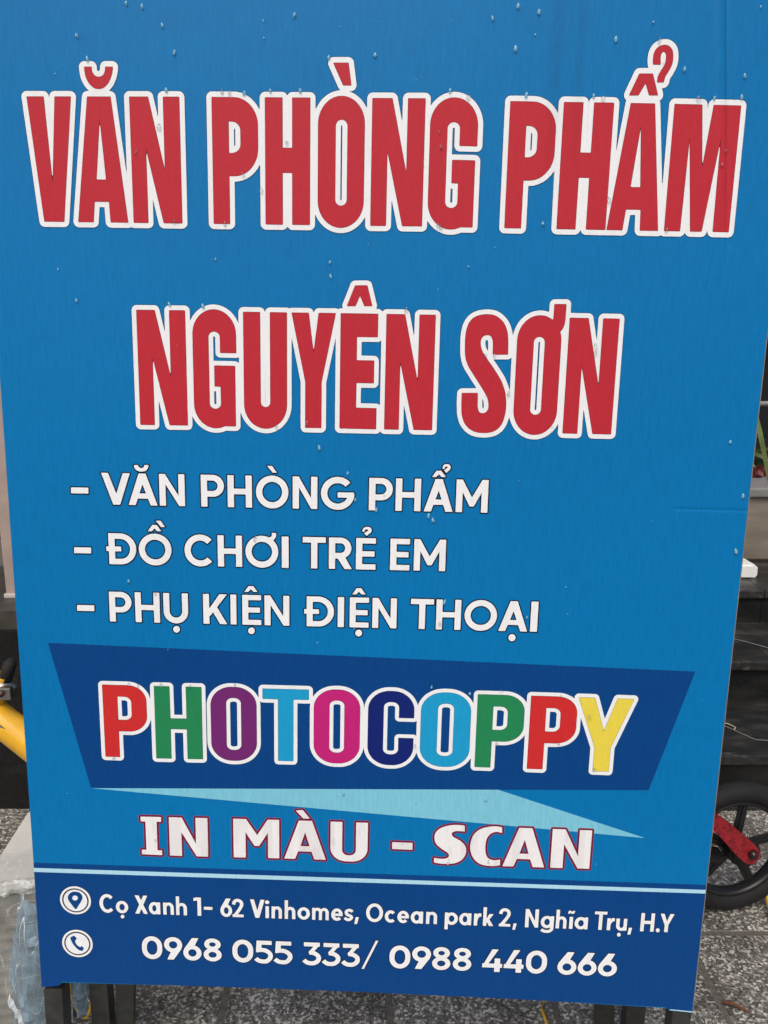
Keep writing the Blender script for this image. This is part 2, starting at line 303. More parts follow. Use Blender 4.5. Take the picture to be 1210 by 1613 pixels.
  ["bP",[[137.4,-369.1],[203.9,-369.4],[204.2,-258.2],[137.7,-258.3]]],
  ["bP",[[212.3,-369.4],[277.9,-369.9],[278.2,-258.5],[212.5,-258.2]]],
  ["bY",[[278.7,-369.9],[356.3,-370.5],[356.6,-259.0],[279.0,-258.5]]],
 ],
 'mau': [
  ["mI",[[-349.1,-525.8],[-318.8,-526.2],[-318.7,-464.0],[-349.0,-464.4]]],
  ["mN",[[-307.3,-526.4],[-250.3,-526.3],[-250.2,-463.4],[-307.2,-463.9]]],
  ["mM",[[-212.3,-525.8],[-144.7,-525.2],[-144.6,-462.7],[-212.2,-463.0]]],
  ["mA",[[-137.3,-525.2],[-75.7,-525.2],[-75.6,-462.7],[-137.2,-462.6]]],
  ["mU",[[-69.1,-525.2],[-14.4,-525.5],[-14.3,-462.8],[-69.0,-462.7]]],
  ["mA",[[184.6,-526.2],[245.9,-526.2],[246.0,-463.4],[184.7,-463.1]]],
  ["mN",[[254.7,-526.2],[311.8,-525.9],[312.0,-463.8],[254.8,-463.4]]],
  ["grave",[[[-120.1,-446.8],[-109.9,-445.5]],[[-109.9,-445.5],[-99.5,-458.9]],[[-99.5,-458.9],[-109.0,-459.3]],[[-109.0,-459.3],[-120.1,-446.8]]]],
  ["dash",[[[21.6,-492.7],[51.5,-493.0]],[[51.5,-493.0],[51.8,-504.3]],[[51.8,-504.3],[21.8,-504.0]],[[21.8,-504.0],[21.6,-492.7]]]],
  ["S",[[[126.9,-462.6],[127.3,-472.0]],[[127.3,-472.0],[121.1,-471.6],[115.0,-471.8],[109.9,-473.7],[108.5,-477.4],[111.7,-481.7],[120.2,-486.5],[127.5,-493.1],[130.5,-500.8],[129.4,-510.1],[124.4,-518.2],[115.4,-523.6],[103.1,-525.5],[92.3,-525.2],[83.9,-523.7]],[[83.9,-523.7],[83.9,-516.2]],[[83.9,-516.2],[92.0,-517.3],[99.7,-517.0],[104.6,-514.7],[105.6,-510.6],[102.4,-506.3],[94.5,-501.1],[86.6,-493.8],[83.6,-485.4],[84.5,-476.2],[90.4,-468.9],[101.0,-463.8],[114.6,-461.7],[126.9,-462.6]]]],
  ["C",[[[181.3,-463.4],[181.7,-472.5]],[[181.7,-472.5],[175.5,-471.0],[168.6,-472.3],[162.7,-476.9],[159.3,-484.5],[158.2,-494.7],[159.3,-505.6],[162.7,-513.3],[169.0,-516.6],[175.2,-516.7],[180.7,-515.4]],[[180.7,-515.4],[181.1,-524.7]],[[181.1,-524.7],[172.6,-526.4],[160.2,-526.1],[149.3,-522.4],[140.6,-513.1],[136.3,-499.6],[137.0,-487.0],[141.2,-475.6],[150.0,-467.2],[162.0,-463.1],[172.7,-462.0],[181.3,-463.4]]]],
 ],
 'address': [
  ["gC",[[-416.9,-625.6],[-394.5,-625.6],[-394.4,-594.6],[-416.9,-594.5]]],
  ["lo",[[-392.3,-625.6],[-373.4,-625.6],[-373.3,-594.6],[-392.2,-594.6]]],
  ["gX",[[-363.2,-625.6],[-343.9,-625.7],[-343.8,-594.7],[-363.2,-594.6]]],
  ["la",[[-342.3,-625.7],[-324.8,-625.7],[-324.8,-594.7],[-342.2,-594.7]]],
  ["ln",[[-320.5,-625.7],[-304.3,-625.7],[-304.3,-594.7],[-320.5,-594.7]]],
  ["lh",[[-301.0,-625.7],[-284.5,-625.8],[-284.5,-594.8],[-300.9,-594.7]]],
  ["d1",[[-274.3,-625.8],[-262.9,-625.8],[-262.9,-594.8],[-274.3,-594.8]]],
  ["d6",[[-234.0,-625.8],[-216.2,-625.9],[-216.2,-594.9],[-234.0,-594.9]]],
  ["d2",[[-215.7,-625.9],[-198.9,-625.9],[-198.8,-594.9],[-215.7,-594.9]]],
  ["gV",[[-189.2,-625.9],[-167.2,-625.9],[-167.2,-595.0],[-189.2,-595.0]]],
  ["li",[[-165.8,-625.9],[-160.8,-625.9],[-160.8,-595.0],[-165.8,-595.0]]],
  ["ln",[[-156.8,-625.9],[-141.1,-626.0],[-141.0,-595.0],[-156.7,-595.0]]],
  ["lh",[[-137.1,-626.0],[-120.9,-626.0],[-120.9,-595.1],[-137.0,-595.1]]],
  ["lo",[[-117.8,-626.0],[-99.1,-626.0],[-99.0,-595.1],[-117.8,-595.1]]],
  ["lm",[[-95.8,-626.0],[-70.7,-626.1],[-70.6,-595.2],[-95.7,-595.1]]],
  ["le",[[-67.1,-626.1],[-49.8,-626.1],[-49.8,-595.2],[-67.0,-595.2]]],
  ["ls",[[-47.7,-626.1],[-34.0,-626.1],[-33.9,-595.2],[-47.6,-595.2]]],
  ["gO",[[-14.8,-626.1],[10.6,-626.2],[10.7,-595.3],[-14.8,-595.3]]],
  ["lc",[[13.3,-626.2],[29.7,-626.2],[29.7,-595.4],[13.3,-595.3]]],
  ["le",[[32.1,-626.2],[49.5,-626.2],[49.6,-595.4],[32.2,-595.4]]],
  ["la",[[52.2,-626.2],[70.6,-626.3],[70.6,-595.4],[52.2,-595.4]]],
  ["ln",[[75.1,-626.3],[91.6,-626.3],[91.7,-595.5],[75.1,-595.4]]],
  ["lp",[[103.0,-626.3],[122.6,-626.3],[122.7,-595.5],[103.1,-595.5]]],
  ["la",[[124.5,-626.3],[142.6,-626.4],[142.7,-595.6],[124.5,-595.5]]],
  ["lr",[[146.5,-626.4],[157.3,-626.4],[157.4,-595.6],[146.6,-595.6]]],
  ["lk",[[160.1,-626.4],[175.8,-626.4],[175.9,-595.6],[160.2,-595.6]]],
  ["d2",[[184.0,-626.4],[201.1,-626.5],[201.2,-595.7],[184.1,-595.6]]],
  ["gN",[[222.8,-626.5],[242.6,-626.5],[242.7,-595.8],[222.8,-595.7]]],
  ["lg",[[246.0,-626.5],[265.5,-626.6],[265.6,-595.8],[246.1,-595.8]]],
  ["lh",[[268.5,-626.6],[284.4,-626.6],[284.4,-595.8],[268.6,-595.8]]],
  ["lj",[[288.8,-626.6],[293.3,-626.6],[293.4,-595.8],[288.9,-595.8]]],
  ["la",[[296.3,-626.6],[316.0,-626.6],[316.1,-595.9],[296.4,-595.9]]],
  ["gT",[[325.4,-626.6],[343.7,-626.7],[343.8,-595.9],[325.4,-595.9]]],
  ["lr",[[344.4,-626.7],[355.5,-626.7],[355.6,-596.0],[344.5,-595.9]]],
  ["lu",[[357.9,-626.7],[373.9,-626.7],[374.0,-596.0],[358.0,-596.0]]],
  ["gH",[[393.9,-626.7],[414.1,-626.8],[414.2,-596.1],[394.0,-596.0]]],
  ["gY",[[422.0,-626.8],[442.5,-626.8],[442.6,-596.1],[422.1,-596.1]]],
  ["dash",[[[-258.9,-610.0],[-245.8,-610.1]],[[-245.8,-610.1],[-245.9,-615.1]],[[-245.9,-615.1],[-259.0,-615.1]],[[-259.0,-615.1],[-258.9,-610.0]]]],
  ["comma",[[[-30.3,-619.0],[-25.5,-618.9]],[[-25.5,-618.9],[-28.0,-630.7]],[[-28.0,-630.7],[-32.2,-630.9]],[[-32.2,-630.9],[-30.3,-619.0]]]],
  ["comma",[[[205.8,-620.6],[210.5,-620.4]],[[210.5,-620.4],[208.5,-631.3]],[[208.5,-631.3],[204.4,-631.5]],[[204.4,-631.5],[205.8,-620.6]]]],
  ["comma",[[[377.1,-621.4],[382.0,-621.2]],[[382.0,-621.2],[380.2,-632.8]],[[380.2,-632.8],[375.8,-633.0]],[[375.8,-633.0],[377.1,-621.4]]]],
  ["dot",[[[-379.8,-631.4],[-380.1,-632.7],[-380.8,-633.8],[-381.7,-634.5],[-382.8,-634.8],[-383.9,-634.6],[-384.8,-633.9],[-385.4,-632.9],[-385.6,-631.7],[-385.3,-630.4],[-384.6,-629.4],[-383.7,-628.6],[-382.6,-628.3],[-381.5,-628.5],[-380.6,-629.2],[-380.0,-630.2],[-379.8,-631.4]]]],
  ["dot",[[[366.0,-633.6],[365.8,-634.8],[365.3,-635.9],[364.4,-636.6],[363.4,-636.9],[362.3,-636.7],[361.3,-636.0],[360.6,-635.0],[360.3,-633.8],[360.4,-632.6],[361.0,-631.5],[361.8,-630.7],[362.9,-630.5],[364.0,-630.7],[365.0,-631.3],[365.6,-632.3],[366.0,-633.6]]]],
  ["dot",[[[423.2,-624.0],[423.1,-625.3],[422.6,-626.5],[421.6,-627.2],[420.5,-627.5],[419.3,-627.3],[418.3,-626.6],[417.5,-625.5],[417.2,-624.2],[417.3,-622.9],[417.9,-621.7],[418.8,-621.0],[419.9,-620.7],[421.1,-620.9],[422.1,-621.6],[422.9,-622.7],[423.2,-624.0]]]],
  ["tilde",[[[285.8,-601.5],[286.2,-597.8],[288.1,-595.9],[290.2,-596.7],[292.1,-597.8],[293.4,-596.2]],[[293.4,-596.2],[295.8,-596.1]],[[295.8,-596.1],[295.4,-599.3],[293.3,-601.4],[290.8,-600.8],[289.2,-599.7],[288.2,-601.4]],[[288.2,-601.4],[285.8,-601.5]]]],
 ],
 'phone': [
  ["d0",[[-355.2,-702.7],[-324.1,-702.8],[-324.1,-664.1],[-355.2,-664.0]]],
  ["d9",[[-321.2,-702.8],[-293.3,-702.9],[-293.3,-664.2],[-321.2,-664.1]]],
  ["d6",[[-292.1,-702.9],[-264.2,-703.0],[-264.1,-664.3],[-292.1,-664.2]]],
  ["d8",[[-261.1,-703.0],[-233.4,-703.1],[-233.4,-664.4],[-261.0,-664.3]]],
  ["d0",[[-216.9,-703.1],[-185.3,-703.3],[-185.2,-664.6],[-216.9,-664.5]]],
  ["d5",[[-182.6,-703.3],[-155.8,-703.4],[-155.7,-664.7],[-182.6,-664.6]]],
  ["d5",[[-153.4,-703.4],[-125.8,-703.5],[-125.8,-664.8],[-153.3,-664.7]]],
  ["d3",[[-109.8,-703.5],[-82.7,-703.6],[-82.7,-664.9],[-109.7,-664.8]]],
  ["d3",[[-80.1,-703.6],[-53.3,-703.7],[-53.3,-665.0],[-80.0,-664.9]]],
  ["d3",[[-50.7,-703.7],[-23.7,-703.8],[-23.7,-665.1],[-50.6,-665.0]]],
  ["d0",[[21.9,-704.0],[53.2,-704.1],[53.3,-665.4],[21.9,-665.3]]],
  ["d9",[[55.9,-704.1],[84.4,-704.2],[84.5,-665.5],[56.0,-665.4]]],
  ["d8",[[86.4,-704.2],[114.1,-704.3],[114.1,-665.6],[86.5,-665.5]]],
  ["d8",[[117.8,-704.3],[145.8,-704.4],[145.8,-665.7],[117.8,-665.6]]],
  ["d4",[[161.6,-704.5],[192.2,-704.6],[192.3,-665.8],[161.7,-665.7]]],
  ["d4",[[194.1,-704.6],[224.5,-704.7],[224.6,-665.9],[194.2,-665.8]]],
  ["d0",[[227.7,-704.7],[259.3,-704.8],[259.4,-666.0],[227.8,-665.9]]],
  ["d6",[[275.3,-704.9],[303.8,-705.0],[303.9,-666.2],[275.4,-666.1]]],
  ["d6",[[305.8,-705.0],[334.1,-705.1],[334.2,-666.3],[305.9,-666.2]]],
  ["d6",[[336.1,-705.1],[364.7,-705.2],[364.8,-666.4],[336.2,-666.3]]],
  ["slash",[[[0.7,-657.8],[4.5,-658.2]],[[4.5,-658.2],[-16.7,-707.6]],[[-16.7,-707.6],[-20.3,-707.2]],[[-20.3,-707.2],[0.7,-657.8]]]],
 ],
 'icons': [
  ["pin",[[[-453.4,-621.4],[-459.0,-614.1],[-463.4,-606.8],[-464.3,-601.5],[-461.5,-595.5],[-456.6,-592.2],[-452.3,-591.7],[-447.1,-592.6],[-443.2,-596.2],[-442.0,-601.5],[-444.3,-607.7],[-448.7,-615.0],[-453.4,-621.4]]]],
  ["pinhole",[[[-449.0,-602.2],[-449.4,-603.9],[-450.4,-605.3],[-451.9,-606.3],[-453.5,-606.7],[-455.2,-606.4],[-456.5,-605.5],[-457.4,-604.2],[-457.6,-602.6],[-457.2,-600.9],[-456.2,-599.5],[-454.8,-598.5],[-453.1,-598.1],[-451.5,-598.4],[-450.1,-599.3],[-449.2,-600.6],[-449.0,-602.2]]]],
  ["receiver",[[[-458.2,-666.9],[-454.4,-671.6]],[[-454.4,-671.6],[-456.2,-674.1],[-457.3,-676.6],[-456.5,-679.9],[-454.3,-683.3],[-451.5,-685.7],[-449.6,-686.4]],[[-449.6,-686.4],[-447.8,-684.2]],[[-447.8,-684.2],[-444.4,-687.8]],[[-444.4,-687.8],[-446.3,-692.6]],[[-446.3,-692.6],[-449.9,-692.7],[-454.2,-690.1],[-458.5,-685.1],[-462.0,-679.0],[-464.1,-673.1],[-463.7,-669.8]],[[-463.7,-669.8],[-458.2,-666.9]]]],
 ],
}
SHAPES = {
 'parallelogram': [[-470.5,-199.3],[-420.3,-421.1],[388.2,-397.7],[438.0,-215.6]],
 'ray': [[-420.3,-421.3],[389.1,-473.5],[173.0,-404.1]],
 'board': [[-513.9,-760.0],[-486.0,-756.0],[-482.6,-749.1],[-253.5,-747.7],[-29.0,-748.0],[213.3,-750.9],[441.7,-756.0],[450.8,-761.7],[485.0,-763.1],[488.9,700.0],[-512.4,691.4]],
 'band': [[-513.2,-545.8],[-513.9,-760.0],[-486.0,-756.0],[-482.6,-749.1],[-253.5,-747.7],[-29.0,-748.0],[213.3,-750.9],[441.7,-756.0],[450.8,-761.7],[485.0,-763.1],[485.5,-546.2],[-12.8,-545.9]],
 'line': [[-513.4,-554.5],[-513.5,-561.2],[-12.5,-560.9],[485.5,-560.5],[485.5,-554.5],[-12.7,-554.3]],
 'pin_c': [[-453.1,-606.7],[-429.6,-605.8],[-451.8,-583.0]],
 'phone_c': [[-454.1,-680.6],[-430.6,-679.7],[-452.9,-656.9]],
}
DROPS = [[-325.0,620.7,1.0],[-305.8,617.4,1.0],[-281.7,596.6,1.0],[-387.6,584.2,1.0],[-375.6,557.9,1.0],[-267.8,566.3,1.0],[-120.4,609.6,1.0],[-158.3,602.9,0.5],[-157.7,583.9,0.5],[-22.0,566.3,1.0],[-78.5,562.8,1.0],[-150.3,524.6,1.0],[-113.5,525.1,1.0],[-279.3,523.8,1.0],[-210.1,523.2,1.0],[-200.6,521.8,1.0],[-182.6,521.3,1.0],[148.7,622.1,1.2],[118.9,608.6,1.0],[174.1,616.1,1.0],[171.0,591.0,0.5],[148.1,575.3,1.2],[268.1,587.2,1.0],[311.4,606.5,0.6],[320.7,586.4,1.0],[353.2,555.1,1.0],[426.4,548.1,1.0],[437.2,624.4,0.6],[245.8,523.8,1.0],[257.6,521.1,1.2],[163.9,523.5,1.0],[373.0,522.5,1.2],[392.2,522.8,0.8],[425.0,524.6,1.2],[70.6,527.4,1.0],[93.4,520.5,1.3],[-319.3,451.2,1.0],[-289.5,481.3,1.3],[-273.7,369.4,1.0],[-208.9,368.1,1.0],[-185.4,426.9,1.1],[-130.2,465.0,1.0],[-162.4,408.5,1.2],[58.9,480.0,1.0],[64.1,369.4,1.3],[61.8,462.4,1.0],[408.9,446.7,1.0],[347.8,369.4,1.0],[273.1,403.7,1.2],[-74.4,306.0,1.0],[-283.4,267.5,1.0],[-239.7,265.9,1],[-75.3,323.2,0.9],[23.4,265.9,1],[268.9,225.0,1.2],[269.5,216.1,1],[139.4,210.4,1],[159.9,161.8,1.0],[-88.1,85.4,1.0],[101.3,320.7,0.5],[-404.4,270.1,1],[-426.2,308.6,0.5],[-222.0,324.6,0.5],[-351.8,-105.7,0.9],[453.5,105.0,1],[477.5,33.5,1],[476.0,-42.2,1.2],[60.2,-3.3,1],[66.3,-9.3,1.1],[-50.8,-417.6,0.9],[155.4,-419.8,1.0],[295.5,-287.4,1.2],[308.2,-366.9,1.2],[-38.3,-166.1,0.5],[412.0,462.9,0.8],[-89.6,-188.0,0.4],[127.9,210.1,0.7],[54.5,-428.2,0.5],[-311.7,-256.9,1],[-270.0,-258.5,1],[-206.6,-253.8,0.9],[-358.0,-257.3,0.8],[-344.5,-259.8,0.8],[-384.0,-372.5,1],[126.0,-257.2,1],[170.4,-252.1,0.9],[72.0,-249.3,0.8],[254.4,-258.1,0.8],[166.9,-331.2,1],[255.2,-330.3,1],[51.2,-339.8,1],[-49.6,52.1,0.7],[-10.4,2.8,1],[-38.9,16.1,0.8],[80.6,-155.4,1],[-0.5,23.1,0.5],[85.7,-124.1,1],[200.2,-142.9,0.8],[-328.3,-501.8,0.8],[104.8,-521.8,1.2],[164.4,-519.6,1.1],[-175.3,-40.9,1.1],[-315.2,-123.0,0.8],[-104.3,117.1,1],[-144.9,112.1,1.1],[326.7,561.1,0.4],[60.9,370.1,1],[192.5,374.5,1],[55.7,-164.8,0.24],[19.8,-415.4,0.36],[-359.6,413.0,0.19],[-65.1,597.7,0.27],[133.7,344.6,0.32],[69.6,604.9,0.29],[-238.7,185.7,0.24],[184.6,165.1,0.21],[52.0,-259.8,0.24],[-274.5,216.0,0.37],[485.2,-107.3,0.36],[326.1,238.7,0.2],[152.5,25.8,0.25],[-272.0,194.9,0.27],[-226.0,324.1,0.27],[360.2,-3.7,0.24],[-221.3,140.2,0.22],[-299.4,68.2,0.2],[-20.7,249.9,0.32],[255.4,-137.3,0.32],[-127.6,-118.4,0.25],[63.6,291.8,0.27],[-422.4,374.2,0.37],[-276.3,-152.4,0.31],[216.7,125.6,0.3],[-407.2,551.4,0.22],[-330.1,524.5,0.21],[40.7,439.2,0.37],[179.5,46.7,0.32],[-248.7,-472.6,0.35],[219.4,119.7,0.35],[251.0,-98.3,0.36],[123.3,248.4,0.29],[-292.2,430.0,0.33],[320.8,-518.1,0.35],[29.0,539.3,0.28],[450.9,-257.5,0.28],[-49.8,406.2,0.22],[-455.8,-430.6,0.31],[-352.7,184.5,0.19],[-300.0,-204.3,0.31],[-26.7,345.9,0.31],[437.4,175.9,0.19],[-416.3,540.9,0.37],[50.0,-337.3,0.21]]
BOXFOOT = [(-0.748, 1.29), (-0.622, 1.3165), (-0.639, 1.566), (-0.765, 1.54)]

# ------------------------------------------------------------------ lettering engine
# Every glyph is a list of (sign, polygon); the polygons are united / cut in a distance field on the board's plane,
# the outline is traced back out of the field and filled as a mesh. Units: millimetres on the board.
def rect(x0, y0, x1, y1): return [(x0, y0), (x1, y0), (x1, y1), (x0, y1)]
def rr(x0, y0, x1, y1, rx, ry, c='1111', n=10, e=2.0):      # rounded box; c = corners bl br tr tl
    P = []
    for (cx, cy, a0, on, px, py) in ((x0 + rx, y0 + ry, 180, c[0], x0, y0), (x1 - rx, y0 + ry, 270, c[1], x1, y0), (x1 - rx, y1 - ry, 0, c[2], x1, y1), (x0 + rx, y1 - ry, 90, c[3], x0, y1)):
        if on == '0': P.append((px, py)); continue
        for k in range(n + 1):
            a = R(a0 + 90 * k / n); ca, sa = math.cos(a), math.sin(a)
            P.append((cx + rx * math.copysign(abs(ca) ** (2 / e), ca), cy + ry * math.copysign(abs(sa) ** (2 / e), sa)))
    return P
def ell(cx, cy, rx, ry, a0=0, a1=360, n=40): return [(cx + rx * math.cos(R(a0 + (a1 - a0) * k / n)), cy + ry * math.sin(R(a0 + (a1 - a0) * k / n))) for k in range(n + (a1 - a0 < 360))]
def sector(cx, cy, rx, ry, s, a0, a1, n=36): return ell(cx, cy, rx, ry, a0, a1, n) + ell(cx, cy, rx - s, ry - s, a0, a1, n)[::-1]
def stroke(pts, w):
    pts = [Vector(p) for p in pts]; L = []; Rr = []
    for i, p in enumerate(pts):
        a = (pts[i] - pts[i - 1]).normalized() if i else None
        b = (pts[i + 1] - pts[i]).normalized() if i < len(pts) - 1 else None
        t = (a + b).normalized() if a and b else (a or b)
        nrm = Vector((-t.y, t.x)); k = 1 / max(.4, nrm.dot(Vector((-(b or a).y, (b or a).x))))
        L.append(tuple(p + nrm * w / 2 * k)); Rr.append(tuple(p - nrm * w / 2 * k))
    return L + Rr[::-1]
def smooth(P, n=5):
    if len(P) < 3: return list(P)
    out = []; Q = [P[0]] + list(P) + [P[-1]]
    if P[0] == P[-1]: Q[0] = P[-2]; Q[-1] = P[1]
    for i in range(1, len(Q) - 2):
        p0, p1, p2, p3 = map(np.array, Q[i - 1:i + 3])
        for k in range(n):
            t = k / n
            out.append(tuple(.5 * (2 * p1 + (p2 - p0) * t + (2 * p0 - 5 * p1 + 4 * p2 - p3) * t * t + (3 * p1 - p0 - 3 * p2 + p3) * t ** 3)))
    out.append(tuple(P[-1])); return out

# --- heavy condensed capitals of the two headline rows (unit box)
def t_glyph(g, a):
    if g == 'tV': return [('+', [(0, 1), (.385, 1), (.485, .30), (.635, 1), (1, 1), (.705, 0), (.245, 0)])]
    if g == 'tA': return [('+', [(0, 0), (.305, 0), (.345, .168), (.635, .168), (.65, 0), (1, 0), (.745, 1), (.29, 1)]), ('-', [(.40, .345), (.595, .345), (.515, .835)])]
    if g == 'tN': return [('+', [(0, 0), (.30, 0), (.30, .60), (.62, 0), (1, 0), (1, 1), (.675, 1), (.675, .415), (.375, 1), (0, 1)])]
    if g == 'tP': return [('+', rect(0, 0, .36, 1)), ('+', rr(0, .385, 1, 1, .52, .22, '0110', 14)), ('-', rr(.36, .565, .62, .815, .2, .07, '0110'))]
    if g == 'tH': return [('+', rect(0, 0, .385, 1)), ('+', rect(.605, 0, 1, 1)), ('+', rect(.3, .415, .7, .61))]
    if g == 'tO': return [('+', rr(0, -.02, 1, 1.015, .5, .215, n=16)), ('-', rr(.375, .155, .635, .835, .13, .05))]
    if g == 'tG': return [('+', rr(0, -.02, 1, 1.015, .5, .215, n=16)), ('-', rr(.362, .15, .632, .828, .135, .05)), ('-', rect(.50, .532, 1.3, .645)),
                          ('-', rect(.97, -.1, 1.3, .6)), ('+', rect(.49, .35, .97, .532)), ('+', rect(.632, 0, .97, .532))]
    if g == 'tM': return [('+', [(0, 0), (.245, 0), (.27, .754), (.405, 0), (.58, 0), (.745, .754), (.755, 0), (1, 0), (1, 1), (.59, 1), (.50, .50), (.415, 1), (0, 1)])]
    if g == 'tU': return [('+', rr(0, -.015, 1, 1, .5, .215, '1100', 16)), ('-', rr(.385, .175, .615, 1.3, .115, .045, '1100'))]
    if g == 'tY': return [('+', [(0, 1), (.385, 1), (.50, .655), (.615, 1), (1, 1), (.685, .405), (.685, 0), (.315, 0), (.315, .405)])]
    if g == 'tE': return [('+', rect(0, 0, .44, 1)), ('+', rect(.3, .803, 1, 1)), ('+', rect(.3, .405, .915, .60)), ('+', rect(.3, 0, 1, .184))]
# --- rounded-box capitals of the copying row
def b_glyph(g, a):
    if g == 'bP': return [('+', rect(0, 0, .335, 1)), ('+', rr(0, .365, 1, 1, .42, .215, '0110', 14)), ('-', rr(.335, .52, .655, .845, .16, .08, '0110'))]
    if g == 'bH': return [('+', rect(0, 0, .325, 1)), ('+', rect(.675, 0, 1, 1)), ('+', rect(.3, .415, .7, .56))]
    if g == 'bO': return [('+', rr(0, -.012, 1, 1.012, .46, .255, n=16)), ('-', rr(.335, .135, .665, .865, .15, .075))]
    if g == 'bT': return [('+', rect(0, .862, 1, 1)), ('+', rect(.335, 0, .665, .9))]
    if g == 'bC': return [('+', rr(0, -.012, 1, 1.012, .46, .255, n=16)), ('-', rr(.335, .135, .675, .865, .15, .075)), ('-', rect(.5, .37, 1.3, .65))]
    if g == 'bY': return [('+', [(0, 1), (.295, 1), (.50, .55), (.705, 1), (1, 1), (.645, .33), (.645, 0), (.355, 0), (.355, .33)])]
# --- wide humanist capitals of the printing row
def m_glyph(g, a):
    if g == 'mI': return [('+', rect(.23, 0, .775, 1)), ('+', rect(0, 0, 1, .125)), ('+', rect(0, .875, 1, 1))]
    if g == 'mN': return [('+', [(0, 0), (.315, 0), (.315, .62), (.70, 0), (1, 0), (1, 1), (.69, 1), (.69, .32), (.33, 1), (0, 1)])]
    if g == 'mM': return [('+', [(0, 0), (.265, 0), (.265, .66), (.46, .31), (.56, .31), (.755, .66), (.755, 0), (1, 0), (1, 1), (.75, 1), (.52, .59), (.28, 1), (0, 1)])]
    if g == 'mA': return [('+', [(0, 0), (.26, 0), (.335, .20), (.655, .20), (.725, 0), (1, 0), (.665, 1), (.35, 1)]), ('-', [(.39, .34), (.61, .34), (.50, .70)])]
    if g == 'mU': return [('+', rr(0, -.02, 1, 1, .42, .34, '1100', 14)), ('-', rr(.315, .14, .685, 1.3, .16, .14, '1100'))]
